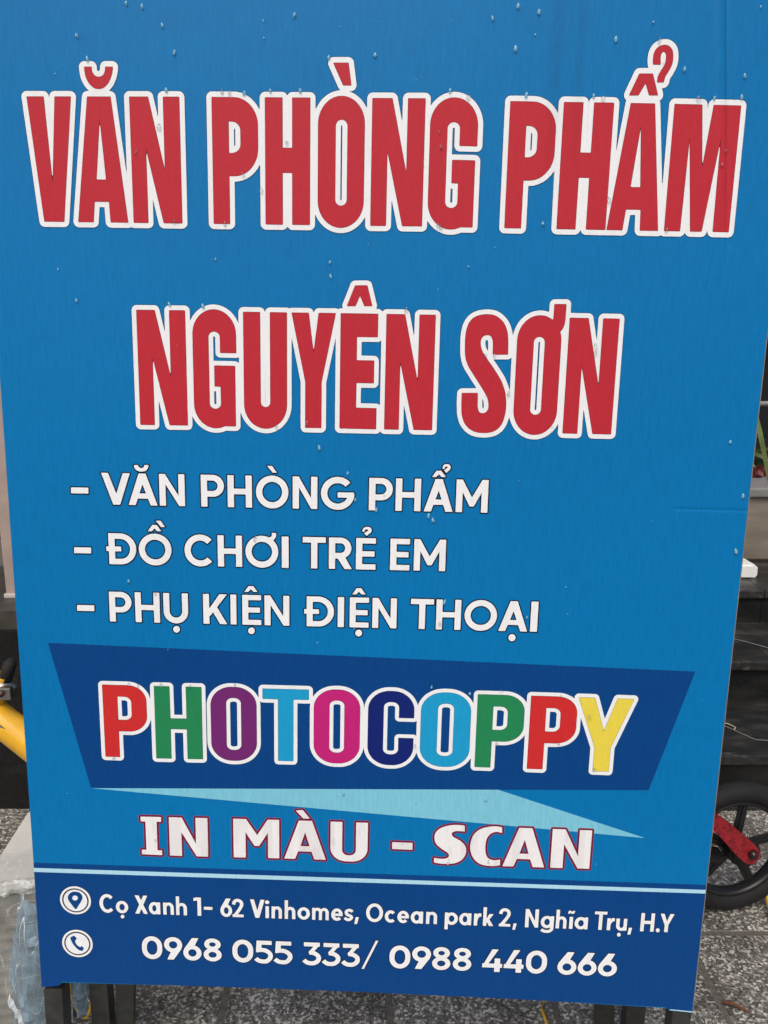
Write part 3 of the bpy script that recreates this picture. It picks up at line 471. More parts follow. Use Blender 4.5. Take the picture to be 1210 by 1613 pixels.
# --- geometric monoline alphabet; drawn in cap-height units with aspect a
def g_glyph(g, a, s=.19):
    X = .655; o = .012
    if g == 'gV': w = s * 1.13; return [('+', [(0, 1), (w, 1), (a / 2, 1 - (a / 2 - w) / (a / 2 - w / 2) * .97 if a / 2 > w else .3), (a - w, 1), (a, 1), (a / 2 + w / 2, 0), (a / 2 - w / 2, 0)])]
    if g == 'gA':
        w = s * 1.13; k = (a / 2 - w / 2)
        return [('+', [(0, 0), (w, 0), (a / 2, (a / 2 - w) / k * .97), (a - w, 0), (a, 0), (a / 2 + w / 2, 1), (a / 2 - w / 2, 1)]), ('+', [(k * .22 + .02, .21), (a - k * .22 - .02, .21), (a - k * .39 - .02, .375), (k * .39 + .02, .375)])]
    if g == 'gN': return [('+', rect(0, 0, s, 1)), ('+', rect(a - s, 0, a, 1)), ('+', [(0, 1), (s * .95, 1), (a, 0), (a - s * .95, 0)])]
    if g == 'gM': w = s * .95; return [('+', rect(0, 0, s, 1)), ('+', rect(a - s, 0, a, 1)), ('+', [(0, 1), (w, 1), (a / 2, .46), (a - w, 1), (a, 1), (a / 2 + w * .35, .18), (a / 2 - w * .35, .18)])]
    if g == 'gH': return [('+', rect(0, 0, s, 1)), ('+', rect(a - s, 0, a, 1)), ('+', rect(s / 2, .41, a - s / 2, .585))]
    if g == 'gI': return [('+', rect(0, 0, a, 1))]
    if g == 'gP': return [('+', rect(0, 0, s, 1)), ('+', rr(0, .315, a, 1, .343, .3425, '0110', 16)), ('-', rr(s, .315 + s * .92, a - s, 1 - s * .92, .343 - s * .9, .3425 - s * .92, '0110', 12))]
    if g == 'gR': return [('+', rect(0, 0, s, 1)), ('+', rr(0, .335, a * .97, 1, .3325, .3325, '0110', 16)), ('-', rr(s, .335 + s * .92, a * .97 - s, 1 - s * .92, .14, .3325 - s * .92, '0110', 12)), ('+', [(a * .36, .36), (a * .36 + s * 1.2, .40), (a, 0), (a - s * 1.17, 0)])]
    if g == 'gD' or g == 'gDD':
        x = a * .085 if g == 'gDD' else 0
        r = [('+', rect(x, 0, x + s, 1)), ('+', rr(x, 0, a, 1, min(.5, a - x - .05), .5, '0110', 18)), ('-', rr(x + s, s * .92, a - s, 1 - s * .92, min(.5, a - x - .05) - s, .5 - s * .92, '0110', 16))]
        return r + ([('+', rect(0, .42, a * .5, .575))] if g == 'gDD' else [])
    if g == 'gT': return [('+', rect(0, 1 - s * .9, a, 1)), ('+', rect(a / 2 - s / 2, 0, a / 2 + s / 2, .95))]
    if g == 'gE': return [('+', rect(0, 0, s, 1)), ('+', rect(0, 1 - s * .88, a, 1)), ('+', rect(0, .415, a * .94, .585)), ('+', rect(0, 0, a, s * .88))]
    if g == 'gU': return [('+', rr(0, -o, a, 1, a / 2, .41, '1100', 16)), ('-', rr(s, s - o, a - s, 1.3, a / 2 - s, .41 - s, '1100', 14))]
    if g == 'gK': w = s * 1.22; return [('+', rect(0, 0, s, 1)), ('+', [(s * .6, .40), (a - w * 1.02, 1), (a, 1), (s * .6 + .10, .26)]), ('+', [(a * .30, .55), (a * .30 + w * .55, .72), (a, 0), (a - w, 0)])]
    if g == 'gO': return [('+', ell(a / 2, .5, a / 2, .5 + o)), ('-', ell(a / 2, .5, a / 2 - s, .5 + o - s))]
    if g == 'gC': A = a * 1.06; return [('+', sector(A / 2, .5, A / 2, .5 + o, s, 43, 317))]
    if g == 'gG': return [('+', sector(a / 2, .5, a / 2, .5 + o, s, 42, 360)), ('+', rect(a * .5, .37, a * .985, .535)), ('-', rect(a * .995, .3, a * 1.3, .8))]
    if g == 'gX': w = s * 1.15; return [('+', [(0, 0), (w, 0), (a, 1), (a - w, 1)]), ('+', [(0, 1), (w, 1), (a, 0), (a - w, 0)])]
    if g == 'gY': w = s * 1.12; return [('+', [(0, 1), (w, 1), (a / 2, .60), (a - w, 1), (a, 1), (a / 2 + s / 2, .38), (a / 2 + s / 2, 0), (a / 2 - s / 2, 0), (a / 2 - s / 2, .38)])]
    # lower case
    if g == 'lo': return [('+', ell(a / 2, X / 2, a / 2, X / 2 + o)), ('-', ell(a / 2, X / 2, a / 2 - s, X / 2 + o - s * .95))]
    if g == 'la': return [('+', ell(a * .48, X / 2, a * .48, X / 2 + o)), ('-', ell(a * .48, X / 2, a * .48 - s, X / 2 + o - s * .95)), ('+', rect(a - s * .93, 0, a, X))]
    if g in ('ln', 'lh'): return [('+', rect(0, 0, s * .95, X if g == 'ln' else 1.02)), ('+', rr(s * .3, 0, a, X + o, (a - s * .3) / 2, .28, '0011', 14)), ('-', rr(s * .95, -.2, a - s * .95, X + o - s * .92, max(.02, (a - s * 1.9) / 2 - .005), .14, '0011', 10))]
    if g == 'lm':
        m = (a + s * .95) / 2; r = [('+', rect(0, 0, s * .92, X))]
        for x0, x1 in ((0, m), (m - s * .95, a)):
            r += [('+', rr(x0 + s * .3, 0, x1, X + o, (x1 - x0 - s * .3) / 2, .26, '0011', 12))]
        for x0, x1 in ((0, m), (m - s * .95, a)): r += [('-', rr(x0 + s * .92, -.2, x1 - s * .92, X + o - s * .9, max(.02, (x1 - x0 - s * 1.84) / 2 - .004), .13, '0011', 10))]
        return r
    if g == 'lu': return [('+', rr(0, -o, a, X, a / 2, .28, '1100', 14)), ('-', rr(s * .95, s * .92 - o, a - s * .95, X + .3, (a - s * 1.9) / 2 - .005, .14, '1100', 10)), ('+', rect(a - s * .95, 0, a, X))]
    if g == 'le': return [('+', sector(a / 2, X / 2, a / 2, X / 2 + o, s * .95, -2, 318)), ('+', rect(s * .5, X / 2 - .075, a * .985, X / 2 + .062)), ('-', rect(a * .72, X / 2 - .16, a * 1.3, X / 2 - .075))]
    if g == 'lc': A = a * 1.07; return [('+', sector(A / 2, X / 2, A / 2, X / 2 + o, s * .97, 44, 316))]
    if g == 'li' : return [('+', rect(a / 2 - s / 2, 0, a / 2 + s / 2, X)), ('+', ell(a / 2, .87, s * .62, s * .6))]
    if g == 'lj' : return [('+', rect(a / 2 - s / 2, 0, a / 2 + s / 2, X))]
    if g == 'lr': return [('+', rect(0, 0, s * .97, X)), ('+', smooth([(s * .5, .30), (s * .9, .52), (a * .62, X + .01), (a, X + .01)]) + smooth([(a, X - .165), (a * .75, X - .175), (s * 1.1, .36), (s * .97, .2)]))]
    if g == 'lk': w = s * 1.2; return [('+', rect(0, 0, s * .95, 1.02)), ('+', [(s * .6, .26), (a - w * 1.05, X), (a - .01, X), (s * .6 + .08, .16)]), ('+', [(a * .27, .33), (a * .27 + w * .5, .48), (a, 0), (a - w, 0)])]
    if g == 'lp': return [('+', ell(a * .52, X / 2, a * .48, X / 2 + o)), ('-', ell(a * .52, X / 2, a * .48 - s, X / 2 + o - s * .95)), ('+', rect(0, -.27, s * .93, X))]
    if g == 'lg': return [('+', ell(a * .48, X / 2, a * .48, X / 2 + o)), ('-', ell(a * .48, X / 2, a * .48 - s, X / 2 + o - s * .95)), ('+', rect(a - s * .93, 0, a, X)), ('+', stroke(smooth([(a - s * .46, .08), (a - s * .5, -.06), (a * .68, -.17), (a * .45, -.19), (a * .22, -.16), (a * .08, -.09)]), s * .9))]
    if g == 'ls': return [('+', stroke(smooth([(a * .92, X - .14), (a * .72, X - .075), (a * .46, X - .07), (a * .23, X - .15), (a * .30, X * .56), (a * .52, X * .48), (a * .78, X * .38), (a * .80, .16), (a * .56, .075), (a * .28, .085), (a * .06, .17)]), s * .88))]
    # figures
    if g == 'd0': return [('+', rr(0, -o, a, 1 + o, a * .5, .44, n=16)), ('-', rr(s, s - o, a - s, 1 + o - s, a * .5 - s, .27, n=14))]
    if g in ('d6', 'd9'):
        r = [('+', ell(a / 2, .335, a / 2, .345)), ('+', [(a * .045, .50), (a * .49, 1), (a * .49 + s * 1.32, 1), (a * .60, .60), (a * .3, .4)]), ('-', ell(a / 2, .335, a / 2 - s, .345 - s * .93))]
        return r if g == 'd6' else [(q, [(a - x, 1 - y) for x, y in P]) for q, P in r]
    if g == 'd8': return [('+', ell(a / 2, .285, a / 2, .297)), ('+', ell(a / 2, .75, a * .455, .262)), ('-', ell(a / 2, .285, a / 2 - s, .297 - s * .86)), ('-', ell(a / 2, .745, a * .455 - s, .262 - s * .84))]
    if g == 'd5':
        return [('+', rect(a * .10, 1 - s * .9, a * .95, 1)), ('+', [(a * .10, 1), (a * .10 + s, 1), (a * .09 + s, .56), (a * .055, .47)]), ('+', stroke(smooth([(a * .08, .555), (a * .32, .585), (a * .62, .56), (a * .86, .42), (a * .86, .24), (a * .66, .09), (a * .38, .075), (a * .18, .12), (a * .05, .20)]), s * .93)), ('-', rect(-1, .3, a * .05, .7))]
    if g == 'd3':
        return [('+', rect(a * .06, 1 - s * .9, a * .96, 1)), ('+', [(a * .96, 1), (a * .96, .90), (a * .55, .53), (a * .30, .545), (a * .68, .9)]), ('+', stroke(smooth([(a * .36, .545), (a * .62, .53), (a * .87, .40), (a * .87, .22), (a * .66, .09), (a * .38, .075), (a * .20, .12), (a * .06, .21)]), s * .93))]
    if g == 'd4': return [('+', [(0, .20), (a * .48, 1), (a * .48 + s * 1.25, 1), (a * .33, .37), (a * .33, .2)]), ('+', rect(a * .02, .185, a, .365)), ('+', rect(a * .615, 0, a * .615 + s * 1.1, .60)), ('-', [(-.3, 0), (0, .19), (-.05, .4), (-.3, .4)])]
    if g == 'd1': return [('+', rect(a - s * 1.05, 0, a, 1)), ('+', [(0, .96), (a * .35, 1), (a, 1), (a, .83), (a * .3, .82), (0, .80)])]
    if g == 'd2': return [('+', rect(0, 0, a, s * .88)), ('+', stroke(smooth([(a * .10, .68), (a * .20, .85), (a * .48, .92), (a * .76, .84), (a * .83, .68), (a * .72, .52), (a * .48, .30), (a * .18, .06)]), s * .95))]
    raise KeyError(g)
PRINTED = []      # outlines of everything lettered, used to tell which rain drops sit on letters
def glyph_polys(g, quad, s):
    q = [np.array(p, float) for p in quad]
    wd = (np.linalg.norm(q[1] - q[0]) + np.linalg.norm(q[2] - q[3])) / 2; ht = (np.linalg.norm(q[3] - q[0]) + np.linalg.norm(q[2] - q[1])) / 2
    fn = {'t': t_glyph, 'b': b_glyph, 'm': m_glyph}.get(g[0])
    if fn: ops, a = fn(g, 1), 1.0
    else: a = wd / ht; ops = g_glyph(g, a, s)
    out = []
    for sg, P in ops:
        u = np.array([[x / a, y] for x, y in P]); x, y = u[:, :1], u[:, 1:]
        out.append((sg, q[0] * (1 - x) * (1 - y) + q[1] * x * (1 - y) + q[2] * x * y + q[3] * (1 - x) * y))
    return out
def seg_dist(pts, A, B):
    d = np.full(len(pts), 1e18)
    AB = B - A; L2 = np.maximum((AB ** 2).sum(1), 1e-12)
    for k in range(len(A)):
        v = pts - A[k]; t = np.clip((v @ AB[k]) / L2[k], 0, 1)
        e = v - t[:, None] * AB[k]; np.minimum(d, e[:, 0] ** 2 + e[:, 1] ** 2, out=d)
    return np.sqrt(d)
def inside(pts, loops):
    c = np.zeros(len(pts), bool)
    for P in loops:
        A = P; B = np.roll(P, -1, 0)
        for (x0, y0), (x1, y1) in zip(A, B):
            if y0 == y1: continue
            m = ((pts[:, 1] < y0) != (pts[:, 1] < y1)) & (pts[:, 0] < (x1 - x0) * (pts[:, 1] - y0) / (y1 - y0) + x0)
            c ^= m
    return c
def sdf(pts, loops):
    A = np.concatenate(loops); B = np.concatenate([np.roll(P, -1, 0) for P in loops])
    d = seg_dist(pts, A, B); return np.where(inside(pts, loops), -d, d)
def grid(lo, hi, h):
    nx = int((hi[0] - lo[0]) / h) + 2; ny = int((hi[1] - lo[1]) / h) + 2
    X, Y = np.meshgrid(lo[0] + np.arange(nx) * h, lo[1] + np.arange(ny) * h)
    return np.stack([X.ravel(), Y.ravel()], 1), (ny, nx)
TAB = {1: [(3, 0)], 2: [(0, 1)], 3: [(3, 1)], 4: [(1, 2)], 5: [(3, 0), (1, 2)], 6: [(0, 2)], 7: [(3, 2)], 8: [(2, 3)], 9: [(2, 0)], 10: [(0, 1), (2, 3)], 11: [(2, 1)], 12: [(1, 3)], 13: [(1, 0)], 14: [(0, 3)]}
def march(F, lo, h):
    F = F + 1e-9; B = F < 0
    code = B[:-1, :-1] * 1 + B[:-1, 1:] * 2 + B[1:, 1:] * 4 + B[1:, :-1] * 8
    nxt = {}
    js, iis = np.nonzero((code > 0) & (code < 15))
    for j, i in zip(js.tolist(), iis.tolist()):
        E = ((0, j, i), (1, j, i + 1), (0, j + 1, i), (1, j, i))
        for a, b in TAB[int(code[j, i])]: nxt[E[a]] = E[b]
    def P(k):
        t, j, i = k
        if t == 0: f = F[j, i] / (F[j, i] - F[j, i + 1]); return (lo[0] + (i + f) * h, lo[1] + j * h)
        f = F[j, i] / (F[j, i] - F[j + 1, i]); return (lo[0] + i * h, lo[1] + (j + f) * h)
    loops = []
    while nxt:
        s0, k = nxt.popitem(); L = [P(s0)]
        while k != s0 and k in nxt: L.append(P(k)); k = nxt.pop(k)
        if len(L) > 5: loops.append(np.array(L))
    return loops
def rdp(P, tol):
    n = len(P); keep = np.zeros(n, bool)
    i0 = 0; i1 = int(np.argmax(((P - P[0]) ** 2).sum(1))); keep[[i0, i1]] = True
    Q = np.vstack([P, P[:1]]); st = [(i0, i1), (i1, n)]
    while st:
        a, b = st.pop()
        if b - a < 2: continue
        d = Q[b] - Q[a]; v = Q[a + 1:b] - Q[a]; L = math.hypot(*d)
        e = np.abs(v[:, 0] * d[1] - v[:, 1] * d[0]) / L if L > 1e-9 else np.hypot(v[:, 0], v[:, 1])
        k = int(np.argmax(e))
        if e[k] > tol: k += a + 1; keep[k % n] = True; st += [(a, k), (k, b)]
    return P[keep]
def tidy(loops, tol=.05): return [q for q in (rdp(P, tol) for P in loops) if len(q) > 2]
def area(P): x, y = P[:, 0], P[:, 1]; return .5 * float(np.sum(x * np.roll(y, -1) - np.roll(x, -1) * y))
def flat_mesh(name, loops, lift, mat, parent, split=False):
    if len(loops) == 1: outs, holes = [loops[0]], []
    else:
        sg = math.copysign(1, area(max(loops, key=lambda P: abs(area(P)))))
        outs = [P for P in loops if area(P) * sg > 0]; holes = [P for P in loops if area(P) * sg <= 0]
    outs.sort(key=lambda P: abs(area(P))); sets = [[P] for P in outs]
    for Hh in holes:
        for st in sets:
            if inside(Hh[:1] * .5 + Hh[1:2] * .5, [st[0]])[0]: st.append(Hh); break
    if split: return [flat_mesh(name, st, lift, mat, parent) for st in sets]
    V, fs = [], []
    for st in sets:
        pl = [[Vector((x / 1000, y / 1000, 0)) for x, y in P] for P in st]
        vs = [v for P in pl for v in P]; o = len(V)
        for a, b, c in geometry.tessellate_polygon(pl):
            cr = (vs[b] - vs[a]).cross(vs[c] - vs[a]).z
            if abs(cr) < 1e-14: continue
            fs.append((o + a, o + b, o + c) if cr > 0 else (o + a, o + c, o + b))
        V += vs
    me = bpy.data.meshes.new(name); me.from_pydata([(v.x, v.y, lift) for v in V], [], fs)
    return link(name, me, mat, parent)
def outline(ops, h):
    allp = np.concatenate([P for sg, P in ops if sg == '+']); lo = allp.min(0) - 3 * h; hi = allp.max(0) + 3 * h
    pts, shp = grid(lo, hi, h); F = np.full(len(pts), 1e3)
    for sg, P in ops:
        d = sdf(pts, [P]); F = np.minimum(F, d) if sg == '+' else np.maximum(F, -d)
    return tidy(march(F.reshape(shp), lo, h))
def grow(all_loops, ws, h):      # outlines of the union of letters grown by each width
    pts_all = np.concatenate([P for L in all_loops for P in L]); pad = max(ws) + 3 * h
    lo = pts_all.min(0) - pad; hi = pts_all.max(0) + pad
    pts, shp = grid(lo, hi, h); F = np.full(shp, 1e3)
    for L in all_loops:
        c = np.concatenate(L); i0 = max(0, int((c[:, 0].min() - pad - lo[0]) / h)); i1 = int((c[:, 0].max() + pad - lo[0]) / h) + 1
        j0 = max(0, int((c[:, 1].min() - pad - lo[1]) / h)); j1 = int((c[:, 1].max() + pad - lo[1]) / h) + 1
        sub = pts.reshape(*shp, 2)[j0:j1, i0:i1]; d = sdf(sub.reshape(-1, 2), L).reshape(sub.shape[:2])
        F[j0:j1, i0:i1] = np.minimum(F[j0:j1, i0:i1], d)
    return [tidy(march(F - w_, lo, h), .06) for w_ in ws]
ACC = {'breve', 'grave', 'circumflex', 'hook', 'tilde', 'dot', 'horn', 'dash', 'comma', 'slash'}
def lettering(key, part, label, h, mats, borders, s=.19, lift=.0003):
    """borders: list of (grow mm, material) from the outermost inwards; each is one printed layer"""
    loops = []
    for e in LAYOUT[key]:
        g, d = e[0], e[1]
        if isinstance(d[0][0], list): P = [p for r in d for p in smooth([tuple(q) for q in r])[:-1]]; L = outline([('+', np.array(P))], h)
        else: L = outline(glyph_polys(g, d, s), h)
        loops.append((g, L))
    grown = grow([L for _, L in loops], [b[0] for b in borders], h * 1.6)
    parent = bpy.data.objects.new(part, None); COL.objects.link(parent); parent.parent = BOARD; parent['label'] = label; parent.empty_display_size = .02
    for i, (b, G) in enumerate(zip(borders, grown)):
        flat_mesh('dark_edge' if b[1].name.endswith('outline') else 'border', G, lift + .0001 * i, b[1], parent, True)
    top = lift + .0001 * len(borders); PRINTED.append(grown[0])
    for i, (g, L) in enumerate(loops):
        m = mats[i % len(mats)] if isinstance(mats, list) else mats
        flat_mesh('accent_mark' if g in ACC else 'letter', L, top + (.00003 if g in ACC else 0), m, parent)
    return parent

# ------------------------------------------------------------------ the standing signboard
BOARD = thing('signboard', 'tall blue standing sign of a stationery shop with red white-edged headlines and steel legs', 'sign')
BOARD.matrix_world = Matrix(((BU[0], BV[0], -BN[0], BO[0]), (BU[1], BV[1], -BN[1], BO[1]), (BU[2], BV[2], -BN[2], BO[2]), (0, 0, 0, 1)))
def shape(name, key, lift, mat, label=None):
    o = flat_mesh(name, [np.array(SHAPES[key])], lift, mat, BOARD)
    if label: o['label'] = label
    return o
# board body: film stretched round a steel frame, 22 mm deep
bm = bmesh.new(); P = [(x / 1000, y / 1000) for x, y in SHAPES['board']]
fr = [bm.verts.new((x, y, 0)) for x, y in P]; bk = [bm.verts.new((x, y, -.022)) for x, y in P]
f0 = bm.faces.new(fr); bm.faces.new(bk[::-1]); f0.material_index = 0
for i in range(len(P)):
    f = bm.faces.new((fr[i], bk[i], bk[(i + 1) % len(P)], fr[(i + 1) % len(P)])); f.material_index = 1
bmesh.ops.bevel(bm, geom=[e for e in bm.edges if all(abs(v.co.z) < 1e-6 for v in e.verts)], offset=.0012, segments=2, affect='EDGES')
o = link('panel', mesh_from(bm, 'panel'), [M['blue'], M['side']], BOARD); o['label'] = 'mid blue printed film stretched over the frame'
shape('footer_band', 'band', .0001, M['navy'], 'deep blue band along the foot of the sign')
shape('rule', 'line', .0002, M['line'], 'pale blue line above the address')
shape('title_panel', 'parallelogram', .0001, M['navy'], 'deep blue slanted panel behind the coloured letters')
shape('light_ray', 'ray', .00014, M['cyan'], 'pale cyan wedge under the slanted panel')
lettering('title', 'headline', 'first red headline row with thick white border', .5, M['red'], [(7.3, M['edge_title']), (6.6, M['white']), (.35, M['inner'])])
lettering('title2', 'headline', 'second red headline row with thick white border', .5, M['red'], [(7.0, M['edge_title']), (6.3, M['white']), (.35, M['inner'])])
for k, t in (('list1', 'first'), ('list2', 'second'), ('list3', 'third')):
    lettering(k, 'list_row', t + ' row of the white goods list', .4, M['white2'], [(1.65, M['edge'])], s=.195)
lettering('photo', 'coloured_word', 'row of letters in red, green, purple, blue, pink and yellow with white border', .45,
          [M[c] for c in ('l_red', 'l_green', 'l_purple', 'l_sky', 'l_pink', 'l_navy', 'l_sky', 'l_green', 'l_red', 'l_yellow')],
          [(6.4, M['edge_title']), (5.8, M['white']), (.35, M['edge'])])
lettering('mau', 'print_row', 'white words with dark red outline', .4, M['mauwhite'], [(3.1, M['glow']), (2.5, M['maroon'])])
lettering('address', 'address_row', 'white address line', .3, M['white2'], [(1.0, M['edge'])], s=.174)
lettering('phone', 'telephone_row', 'white telephone numbers', .3, M['white2'], [(1.3, M['edge'])], s=.198)
# the two round icons
for key, nm, lab in (('pin_c', 'location_icon', 'round white map pin icon'), ('phone_c', 'telephone_icon', 'round white telephone icon')):
    c, ex, ey = [np.array(p) for p in SHAPES[key]]
    rx, ry = np.linalg.norm(ex - c), np.linalg.norm(ey - c)
    circ = lambda k: np.array([(c[0] + (rx + k) * math.cos(2 * math.pi * q / 48), c[1] + (ry + k) * math.sin(2 * math.pi * q / 48)) for q in range(48)])
    root = flat_mesh(nm, [circ(.8)], .0003, M['edge'], BOARD); root['label'] = lab
    flat_mesh('ring', [circ(0)], .0004, M['white2'], root); flat_mesh('ring', [circ(-3.4)], .0005, M['edge'], root); flat_mesh('disc', [circ(-5.5)], .0006, M['white2'], root)
    for e in LAYOUT['icons']:
        if (e[0] in ('pin', 'pinhole')) != (key == 'pin_c'): continue
        Pp = np.array([p for r in e[1] for p in smooth([tuple(q) for q in r])[:-1]])
        flat_mesh('pin_hole' if e[0] == 'pinhole' else 'pin' if e[0] == 'pin' else 'receiver', tidy([Pp]), .0008 if e[0] == 'pinhole' else .0007, M['white2'] if e[0] == 'pinhole' else M['navy'], root)
hem_m = plain('film_hem', (.20, .19, .175), .55)
xb0, yb0 = SHAPES['board'][8]; xt0, yt0 = SHAPES['board'][9]
hem = flat_mesh('hem', [np.array([(xb0 - 1.1, yb0 + 1), (xb0 + .05, yb0 + 1), (xt0 + .05, yt0), (xt0 - 1.1, yt0)])], .00022, hem_m, BOARD); hem['label'] = 'thin pale cut edge of the film along the right side'
# steel frame behind the film and the legs below it (local coordinates, z towards the viewer)
bx = lambda n, c, s, **k: box(n, c, s, M['steel'], BOARD, **k)
xl, xr, yb, yt = -.512, .4845, -.745, .695
BOT = -1.128
for x in (-.4985, .4700): bx('front_leg', (x, (-.766 + BOT) / 2 + (.012 if x > 0 else 0), -.0165), (.029, -.766 - BOT, .029))
for x in (-.470, .440):
    bar('rear_leg', (x, .60, -.045), (-.532 if x < 0 else .489, BOT + .02, -.27), .036, .030, M['steel'], BOARD)
for x, x2 in ((-.425, -.49), (.375, .44)): bar('brace', (x, -.62, -.14), (x2, BOT + .05, -.27), .036, .012, M['steel'], BOARD)
bx('cross_bar', (-.015, -.715, -.036), (.93, .026, .024)); bx('cross_bar', (-.015, .0, -.036), (.93, .026, .024)); bx('cross_bar', (-.015, .66, -.036), (.93, .026, .024))
bar('rear_bar', (-.44, -.93, -.245), (.41, -.93, -.245), .022, .022, M['steel'], BOARD)
bx('foot_plate', (-.4985, BOT + .003, -.0165), (.05, .006, .05)); bx('foot_plate', (.4700, BOT + .014, -.0165), (.05, .006, .05))

# rain drops on the film: water beads with a heavier foot
water_c = NT('clear_rain_water').set((.95, .97, 1), .03, None, **{'Transmission Weight': .95, 'IOR': 1.36, 'Specular IOR Level': .8})
water = NT('rain_water').set((.50, .88, 1.0), .03, None, **{'Transmission Weight': .66, 'IOR': 1.36, 'Specular IOR Level': .8})
bm = bmesh.new()
for (x, y, k) in DROPS:
    rx = .0018 * k * random.uniform(.85, 1.15); ry = .0031 * k * random.uniform(.8, 1.25); rz = .0017 * k
    tiltx = random.uniform(-.25, .25)
    r = bmesh.ops.create_uvsphere(bm, u_segments=12, v_segments=8, radius=1)
    onl = any(inside(np.array([[x, y]]), L_)[0] for L_ in PRINTED)
    for f in {f for v in r['verts'] for f in v.link_faces}: f.material_index = int(onl)
    for v in r['verts']:
        t = v.co.y; wdt = 1.0 - .28 * t
        v.co = Vector((x / 1000 + v.co.x * rx * wdt + t * ry * tiltx, y / 1000 + t * ry, .0010 + max(-.3, v.co.z) * rz * wdt))
me = mesh_from(bm, 'water_droplets', True); o = link('water_droplets', me, [water, water_c])
o.matrix_world = BOARD.matrix_world.copy(); tag(o, 'clear rain drops beaded on the blue film and the letters', 'rain drops', kind='stuff')

# ------------------------------------------------------------------ ground
def granite(name, lo=.045, hi=.52, scale=205, tint=(1, .975, .89)):
    t = NT(name); tc = t.n('ShaderNodeNewGeometry'); vec = tc.outputs['Position']
    oi = t.n('ShaderNodeObjectInfo')
    warp = t.n('ShaderNodeTexNoise', Scale=110, Detail=2); t.l(vec, warp.inputs['Vector'])
    vv = t.n('ShaderNodeVectorMath', operation='MULTIPLY_ADD'); t.l(warp.outputs['Color'], vv.inputs[0]); vv.inputs[1].default_value = (.006,) * 3; t.l(vec, vv.inputs[2])
    vo = t.n('ShaderNodeTexVoronoi', Scale=scale); t.l(vv.outputs[0], vo.inputs['Vector'])
    sc = t.n('ShaderNodeSeparateColor'); t.l(vo.outputs['Color'], sc.inputs[0])
    g = lambda k: tuple(k * x for x in tint)
    a = t.ramp(sc.outputs[0], [(0, g(.03)), (.22, g(.075)), (.48, g(.13)), (.72, g(.26)), (.94, g(.72))])
    vo2 = t.n('ShaderNodeTexVoronoi', Scale=scale * 2.3); t.l(vv.outputs[0], vo2.inputs['Vector'])
    sc2 = t.n('ShaderNodeSeparateColor'); t.l(vo2.outputs['Color'], sc2.inputs[0])
    b = t.ramp(sc2.outputs[1], [(0, g(.05)), (.5, g(.2)), (1, g(.45))])
    col = t.mix(a, b, .25)
    dirt = t.ramp(t.noise(vec, 6, 5, .65), [(.36, (.55, .53, .49)), (.50, (.88, .86, .82)), (.66, (1.08, 1.07, 1.04))])
    col = t.mix(col, dirt, 1.0, 'MULTIPLY')
    h = t.math('ADD', sc.outputs[1], t.math('MULTIPLY', t.noise(vec, 260, 3), .7))
    return t.set(col, t.ramp(sc.outputs[0], [(0, (.35,) * 3), (1, (.6,) * 3)]), t.bump(h, .5, .0025))
GRAN = granite('flamed_grey_granite')
mortar = plain('tile_joint', (.105, .095, .080), .85, .3, 80, .4)
g = link('ground', (lambda bm: (bmesh.ops.create_grid(bm, x_segments=2, y_segments=2, size=60), mesh_from(bm, 'ground'))[1])(bmesh.new()), mortar)
g.location = (0, 0, -.012); g['kind'] = 'structure'
g2 = box('pavement', (0, .3, -.006), (7.0, 3.54 + .0, .008), mortar, None, 0); g2['kind'] = 'structure'
tb = bmesh.new(); box_bm(tb, (0, 0, -.010), (.327, .327, .020), None, .003, 1); tile_me = mesh_from(tb, 'paving_tile'); tile_me.materials.append(GRAN)
for i in range(-5, 6):
    for j in range(-3, 4):
        x, y = -.158 + i * .338 + 0.0, 1.577 + .169 + (j - 1) * .338 if False else 1.577 - .169 + j * .338
        if y < .2 or y > 2.1: continue
        o = bpy.data.objects.new('paving_tile', tile_me); COL.objects.link(o); o.location = (x, y, -.001 + random.uniform(0, .0015)); o.rotation_euler = (random.uniform(-.002, .002), random.uniform(-.002, .002), 0); o.parent = g2
# ------------------------------------------------------------------ black granite steps
t = NT('black_stone'); v = t.coord(kind='Object')
spk = t.noise(v, 180, 4, .7); cl = t.noise(t.coord((1.2, 6, 6)), 2.5, 5, .6)
col = t.ramp(spk, [(.35, (.004, .0042, .0042)), (.7, (.014, .0145, .0142))])
smear = t.ramp(cl, [(.50, (0, 0, 0)), (.75, (.020, .020, .0185))])
col = t.mix(col, smear, 1.0, 'ADD')
STONE = t.set(col, t.ramp(cl, [(.35, (.40,) * 3), (.65, (.60,) * 3)]), t.bump(spk, .35, .0012), **{'Specular IOR Level': .25})
t = NT('worn_nosing'); v = t.coord(); f = t.noise(v, 40, 5, .65)
NOSE = t.set(t.ramp(f, [(.35, (.007, .007, .007)), (.58, (.028, .028, .026)), (.72, (.10, .10, .092))]), .45, t.bump(f, .3, .002))
t = NT('wet_tread'); f = t.noise(t.coord((1, 2.5, 1)), 6, 5, .6)
TREAD = t.set(t.ramp(f, [(.3, (.006, .006, .006)), (.52, (.018, .018, .017)), (.66, (.045, .044, .040)), (.78, (.11, .105, .095))]), t.ramp(f, [(.3, (.55,) * 3), (.7, (.30,) * 3)]), t.bump(t.noise(t.coord(), 120, 3), .3, .0015), **{'Specular IOR Level': .35})
steps = thing('entrance_steps', 'black stone entrance steps with worn nosings behind the sign', 'steps', (0, 2.07, 0))
xa, xb = -.6, 3.2
def sbox(n, x0, x1, y0, y1, z0, z1, m, bev=.003): return box(n, ((x0 + x1) / 2, (y0 + y1) / 2 - 2.07, (z0 + z1) / 2), (x1 - x0, y1 - y0, z1 - z0), m, steps, bev)
H = [0, .168, .302, .430]; D = [2.07, 2.43, 2.79, 5.2]
